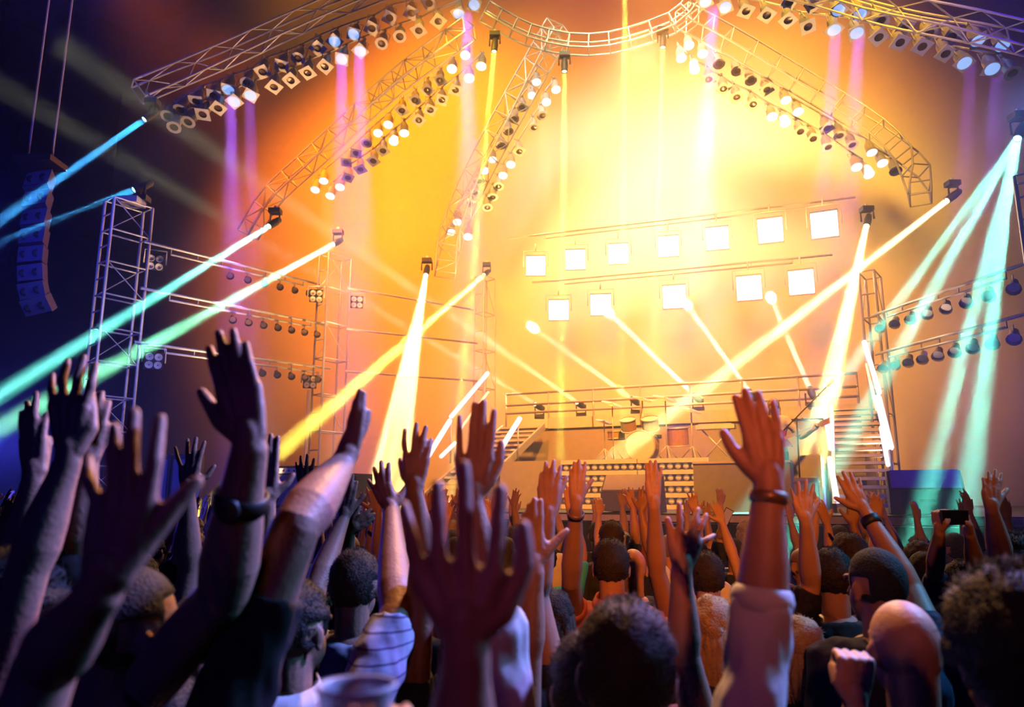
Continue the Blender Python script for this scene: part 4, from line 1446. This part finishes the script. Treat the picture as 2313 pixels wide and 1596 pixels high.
CP(1592, 1245, 3.7, 'dark haired man in pale shirt just right of the reddish hand with spread fingers', {
    'L': dict(E=(1484, 1290, 3.5), k=1.05, sleeve=.35,
              hand=hand_px(3.35, (1477, 1140), [(1493, 1057, 1488, 1092), (1481, 1041, 1480, 1088), (1469, 1041, 1471, 1088), (1459, 1047, 1462, 1091)], (1462, 1100, 1466, 1118)))},
   hair='short', shirt='white')
CP(1872, 1236, 3.35, 'person with short dark hair left of the close-cropped man, spread left hand up', {
    'L': dict(E=(1832, 1320, 3.3), k=1.05, sleeve=.9,
              hand=hand_px(3.2, (1820, 1178), [(1838, 1094, 1829, 1130), (1821, 1084, 1818, 1128), (1803, 1089, 1806, 1130), (1787, 1104, 1796, 1137)], (1850, 1128, 1832, 1156)))},
   hair='short', shirt='black')
CP(1915, 1203, 3.95, 'person with brown hair just above the close-cropped man', hair='short')
CP(1428, 1235, 4.4, 'bald man right of the man with the pink collar', hair='bald', shirt='navy', skin=M_SKIN2)
CP(1380, 1176, 5.4, 'dark haired person just behind the man with the pink collar', hair='short')
CP(1602, 1345, 2.8, 'woman with long curly hair left of the rolled white sleeve', hair='long', haircol=M_HAIRF, shirt='navy', skin=M_SKIN2)
CP(1800, 1372, 2.75, 'person with turquoise lit hair right of the rolled white sleeve', hair='bob', haircol=M_HAIRF, shirt='black', h=1.58)
CP(1245, 1330, 2.95, 'woman with long dark hair just right of the big blurred hand', hair='long', shirt='black', skin=M_SKIN2)
CP(2165, 1265, 3.9, 'person at the right holding a dark phone up with both hands', {
    'L': dict(E=(2112, 1285, 3.7), sleeve=.9, hand=fist(P(2122, 1200, 3.55), Vector((.1, .05, 1)), Vector((1, .3, 0)), -1)),
    'R': dict(E=(2205, 1285, 3.7), sleeve=.9, hand=fist(P(2190, 1205, 3.55), Vector((-.1, .05, 1)), Vector((-1, .3, 0)), 1))},
   hair='short', shirt='navy')
CP(2290, 1215, 3.3, 'person at the right edge, dark arm raised against the violet lights', {
    'L': dict(E=(2262, 1262, 3.1), sleeve=.6,
              hand=hand_px(3.0, (2240, 1150), [(2262, 1070, 2254, 1106), (2248, 1062, 2244, 1102), (2233, 1066, 2233, 1104), (2220, 1080, 2223, 1110)], (2275, 1105, 2254, 1130)))},
   hair='curly')
CP(715, 1300, 3.6, 'person behind the striped shirt, small spread hand between the slanting arm and the watch arm', {
    'L': dict(E=(655, 1235, 3.6), sleeve=.3,
              hand=hand_px(3.5, (692, 1115), [(709, 1036, 704, 1070), (694, 1027, 693, 1067), (679, 1030, 682, 1068), (669, 1044, 674, 1072)], (722, 1070, 706, 1096)))},
   h=1.66)
CP(905, 1300, 3.4, 'person behind the grey shirt, sideways left hand over his head', {
    'L': dict(E=(775, 1262, 3.3), sleeve=.3,
              hand=hand_px(3.2, (790, 1195), [(838, 1150, 815, 1165), (845, 1160, 820, 1175), (844, 1171, 820, 1184), (838, 1182, 815, 1192)], (812, 1145, 800, 1170)))},
   h=1.68)
CP(1655, 1215, 6.2, 'person behind the big right hand, arm up holding a small bright phone', {
    'L': dict(E=(1628, 1212, 6.1), sleeve=.9, hand=fist(P(1634, 1186, 6.0), Vector((.1, .05, 1)), Vector((0, 1, 0)), -1))},
   hair='short')
CP(650, None, .80, 'short person, out of sight, holding up a frosted plastic cup at the bottom edge', {
    'R': dict(E=(830, 2050, .80), sleeve=.9, vox=.005, hand=fist(P(835, 1850, .84), Vector((0, .1, 1)), Vector((0, 1, 0)), 1))},
   h=1.5)

# --- things held ------------------------------------------------------
def phone(px, py, D, tilt_, label, lit):
    c = P(px, py, D)
    e = empty('smartphone', c.copy(), label, 'phone')
    Z = Vector((math.sin(tilt_), 0, math.cos(tilt_)))
    X = Vector((math.cos(tilt_), 0, -math.sin(tilt_)))
    Y = Vector((0, 1, 0))
    build(MB().box(c, (.068, .009, .13), X, Y, Z), 'case', M_BLACKM, e, False)
    build(MB().box(c - Y * .006, (.06, .003, .118), X, Y, Z), 'screen', mat('lit_phone_screen', (.3, .2, .15), .3, em=(.9, .5, .35), es=.12) if lit else mat('dark_phone_screen', (.01, .01, .02), .2), e, False)


phone(2157, 1168, 3.52, PI / 2, 'dark phone held sideways with both hands at the right', False)
phone(1641, 1166, 5.93, .5, 'small phone with lit screen held up left of the biggest right hand', True)
cm = bpy.data.materials.new('frosted_clear_plastic')
cm.use_nodes = True
b = cm.node_tree.nodes['Principled BSDF']
b.inputs['Base Color'].default_value = (.75, .78, .9, 1)
b.inputs['Roughness'].default_value = .25
b.inputs['Alpha'].default_value = .55
cc_ = P(805, 1552, .86)
e = empty('plastic_cup', cc_ - Vector((0, 0, .115)), 'frosted plastic cup held up at the bottom edge, left of the middle', 'cup')
build(MB().lathe([(.028, -.115), (.030, -.112), (.041, -.004), (.0435, .0), (.0435, .004), (.040, .002), (.039, -.004), (.028, -.110), (.001, -.110)], cc_, (0, 0, 1), 32), 'cup_wall', cm, e)
build(MB().lathe([(.0425, -.004), (.0445, .0), (.0425, .004)], cc_ + Vector((0, 0, .002)), (0, 0, 1), 32), 'rolled_rim', cm, e)

# --- musician on stage ------------------------------------------------
q = onv(1752, 1000, 3.0)
mus_base = Vector((q.x, q.y, DZ))
hh = P(1750, 898, q.y).z - DZ
gt = mus_base
sx = Vector((0, 0, 0))
make_person((mus_base.x, mus_base.y, DZ), max(1.6, hh), PI + .3, hair='long', haircol=M_HAIRF, skin=M_SKIN2, shirt='white', near=False, eyes=True, name='person', group='performers on stage',
            label='fair haired musician in pale clothes on stage behind the big right hand',
            arms={'R': dict(E=mus_base + Vector((-.33, -.12, 1.18)), hand=fist(mus_base + Vector((-.12, -.30, 1.16)), Vector((1, 0, .1)), Vector((0, -1, 0)), 1), sleeve=.9, vox=.008),
                  'L': dict(E=mus_base + Vector((.38, -.1, 1.15)), hand=fist(mus_base + Vector((.5, -.32, 1.25)), Vector((.5, 0, .8)), Vector((0, -1, 0)), 1), sleeve=.9, vox=.008)})
g = empty('electric_guitar', mus_base + Vector((0, -.3, 1.1)), 'electric guitar held by the fair haired musician', 'guitar')
gc = mus_base + Vector((-.05, -.28, 1.08))
gd = Vector((.93, 0, .36)).normalized()
gz = Vector((0, -1, 0))
gy = gd.cross(gz)
ol = [(-.24, .05), (-.2, .15), (-.08, .16), (-.0, .11), (.1, .13), (.17, .17), (.15, .08), (.12, .0), (.16, -.1), (.08, -.15), (-.02, -.11), (-.12, -.16), (-.22, -.12)]
n_ = len(ol)
build(MB().add([gc + gd * a + gy * b_ + gz * z for z in (-.022, .022) for a, b_ in ol], [tuple(reversed(range(n_))), tuple(range(n_, 2 * n_))] + [(i, (i + 1) % n_, (i + 1) % n_ + n_, i + n_) for i in range(n_)]), 'guitar_body', mat('dark_red_lacquer', (.3, .05, .03), .2), g, False)
build(MB().box(gc + gd * .42 + gz * .02, (.66, .05, .025), gd, gy, gz), 'neck', mat('maple_neck', (.5, .3, .15), .4), g, False)
build(MB().box(gc + gd * .80 + gz * .02, (.16, .09, .02), gd, gy, gz), 'headstock', mat('maple_neck', (.5, .3, .15), .4), g, False)
for a in (-.1, .02):
    build(MB().box(gc + gd * a + gz * .026, (.03, .08, .012), gd, gy, gz), 'pickup', M_PALE, g, False)

# --- the rest of the crowd -------------------------------------------
def filler_proto(kind, seed):
    random.seed(seed)
    h = 1.72
    s = h / 1.75
    arms = {}
    up = Vector((0, 0, 1))
    fw = Vector((0, 1, 0))
    for q, nm in ((-1, 'L'), (1, 'R')):
        if nm in kind:
            j = lambda a: random.uniform(-a, a)
            E_ = Vector((.175 * q + q * random.uniform(.02, .14), random.uniform(-.02, .12), 1.40 + .25)) * s
            W = E_ + Vector((-q * random.uniform(-.06, .12), random.uniform(.0, .1), .25)) * s
            hd = Vector((j(.25), .1, 1))
            arms[nm] = dict(E=E_, hand=hand_gen(W, hd, fw + Vector((j(.4), 0, 0)), q * (-1 if 'P' not in kind else 1), random.uniform(.5, 1.4), random.uniform(.05, .45)), sleeve=random.choice((.4, .5, .9)))
    cfg = {0: ('short', M_HAIR, M_SKIN, 'black'), 1: ('long', M_HAIR, M_SKIN2, 'violet'), 2: ('short', M_HAIRB, M_SKIN3, 'white'), 3: ('bob', M_HAIRF, M_SKIN2, 'maroon'),
           4: ('buzz', M_HAIR, M_SKIN, 'navy'), 5: ('curly', M_HAIR, M_SKIN, 'grey'), 6: ('short', M_HAIRF, M_SKIN2, 'denim'), 7: ('short', M_HAIR, M_SKIN, 'teal')}[seed % 8]
    e, _ = make_person((0, 0), h, 0.0, hair=cfg[0], haircol=cfg[1], skin=cfg[2], shirt=cfg[3], arms=arms, near=False)
    return e, {0: 'dark haired person in black', 1: 'long haired person in violet', 2: 'black haired person in white', 3: 'fair haired person in maroon',
               4: 'shaven headed person in navy', 5: 'curly haired person in grey', 6: 'fair haired person in blue', 7: 'dark haired person in turquoise'}[seed % 8], {'': 'arms down', 'L': 'left hand raised', 'R': 'right hand raised', 'LR': 'both hands raised'}[kind.replace('P', '')]


PROTOS = [filler_proto(k, i) for i, k in enumerate(('R', 'LR', 'L', 'LRP', 'R', 'L', 'LRP', 'R', 'LR', 'L'))]
random.seed(21)
spots = []
D = 3.15
while D < 10.6:
    W_ = D * .70
    x = -W_ + random.uniform(0, .3)
    while x < W_:
        p = Vector((x + random.uniform(-.14, .14), D + random.uniform(-.15, .15), 0))
        u, v, _ = uvz(p)
        if v < -1.75 and all((p.x - a) ** 2 + (p.y - b_) ** 2 > .27 for a, b_ in TAKEN):
            spots.append((p.x, p.y))
        x += random.uniform(.62, .82)
    D += .62
bands_ = {}
for i, (x, y) in enumerate(spots):
    k = random.randrange(len(PROTOS))
    if y < 4.0 and k in (0, 1, 3, 6, 8):
        k = (2, 5, 4, 7, 9)[random.randrange(5)]
    bands_.setdefault(k, []).append((x, y))
used = set()
for k, pl in bands_.items():
    pl.sort()
    src, who, what = PROTOS[k]
    for j, (x, y) in enumerate(pl):
        o = src if j == 0 else copy_tree(src)
        o.location = (x, y, 0)
        sc_ = random.uniform(.95, 1.03)
        o.scale = (sc_, sc_, sc_)
        o.rotation_euler = (0, 0, -facing(x, y) + random.uniform(-.25, .25))
        nth = 'only' if len(pl) == 1 else (ORD[j] if j < len(ORD) else str(j + 1) + 'th') + ' from the left'
        far = 'near' if y < 5 else ('middle' if y < 7.5 else 'far')
        arms_txt = what + (' crosswise' if k in (3, 6) else '')
        tag(o, '%s, %s, %s of these' % (who, arms_txt, nth), 'person', 'crowd watching the show')
for k in range(len(PROTOS)):
    if k not in bands_:
        PROTOS[k][0].location = (0, -3, 0)
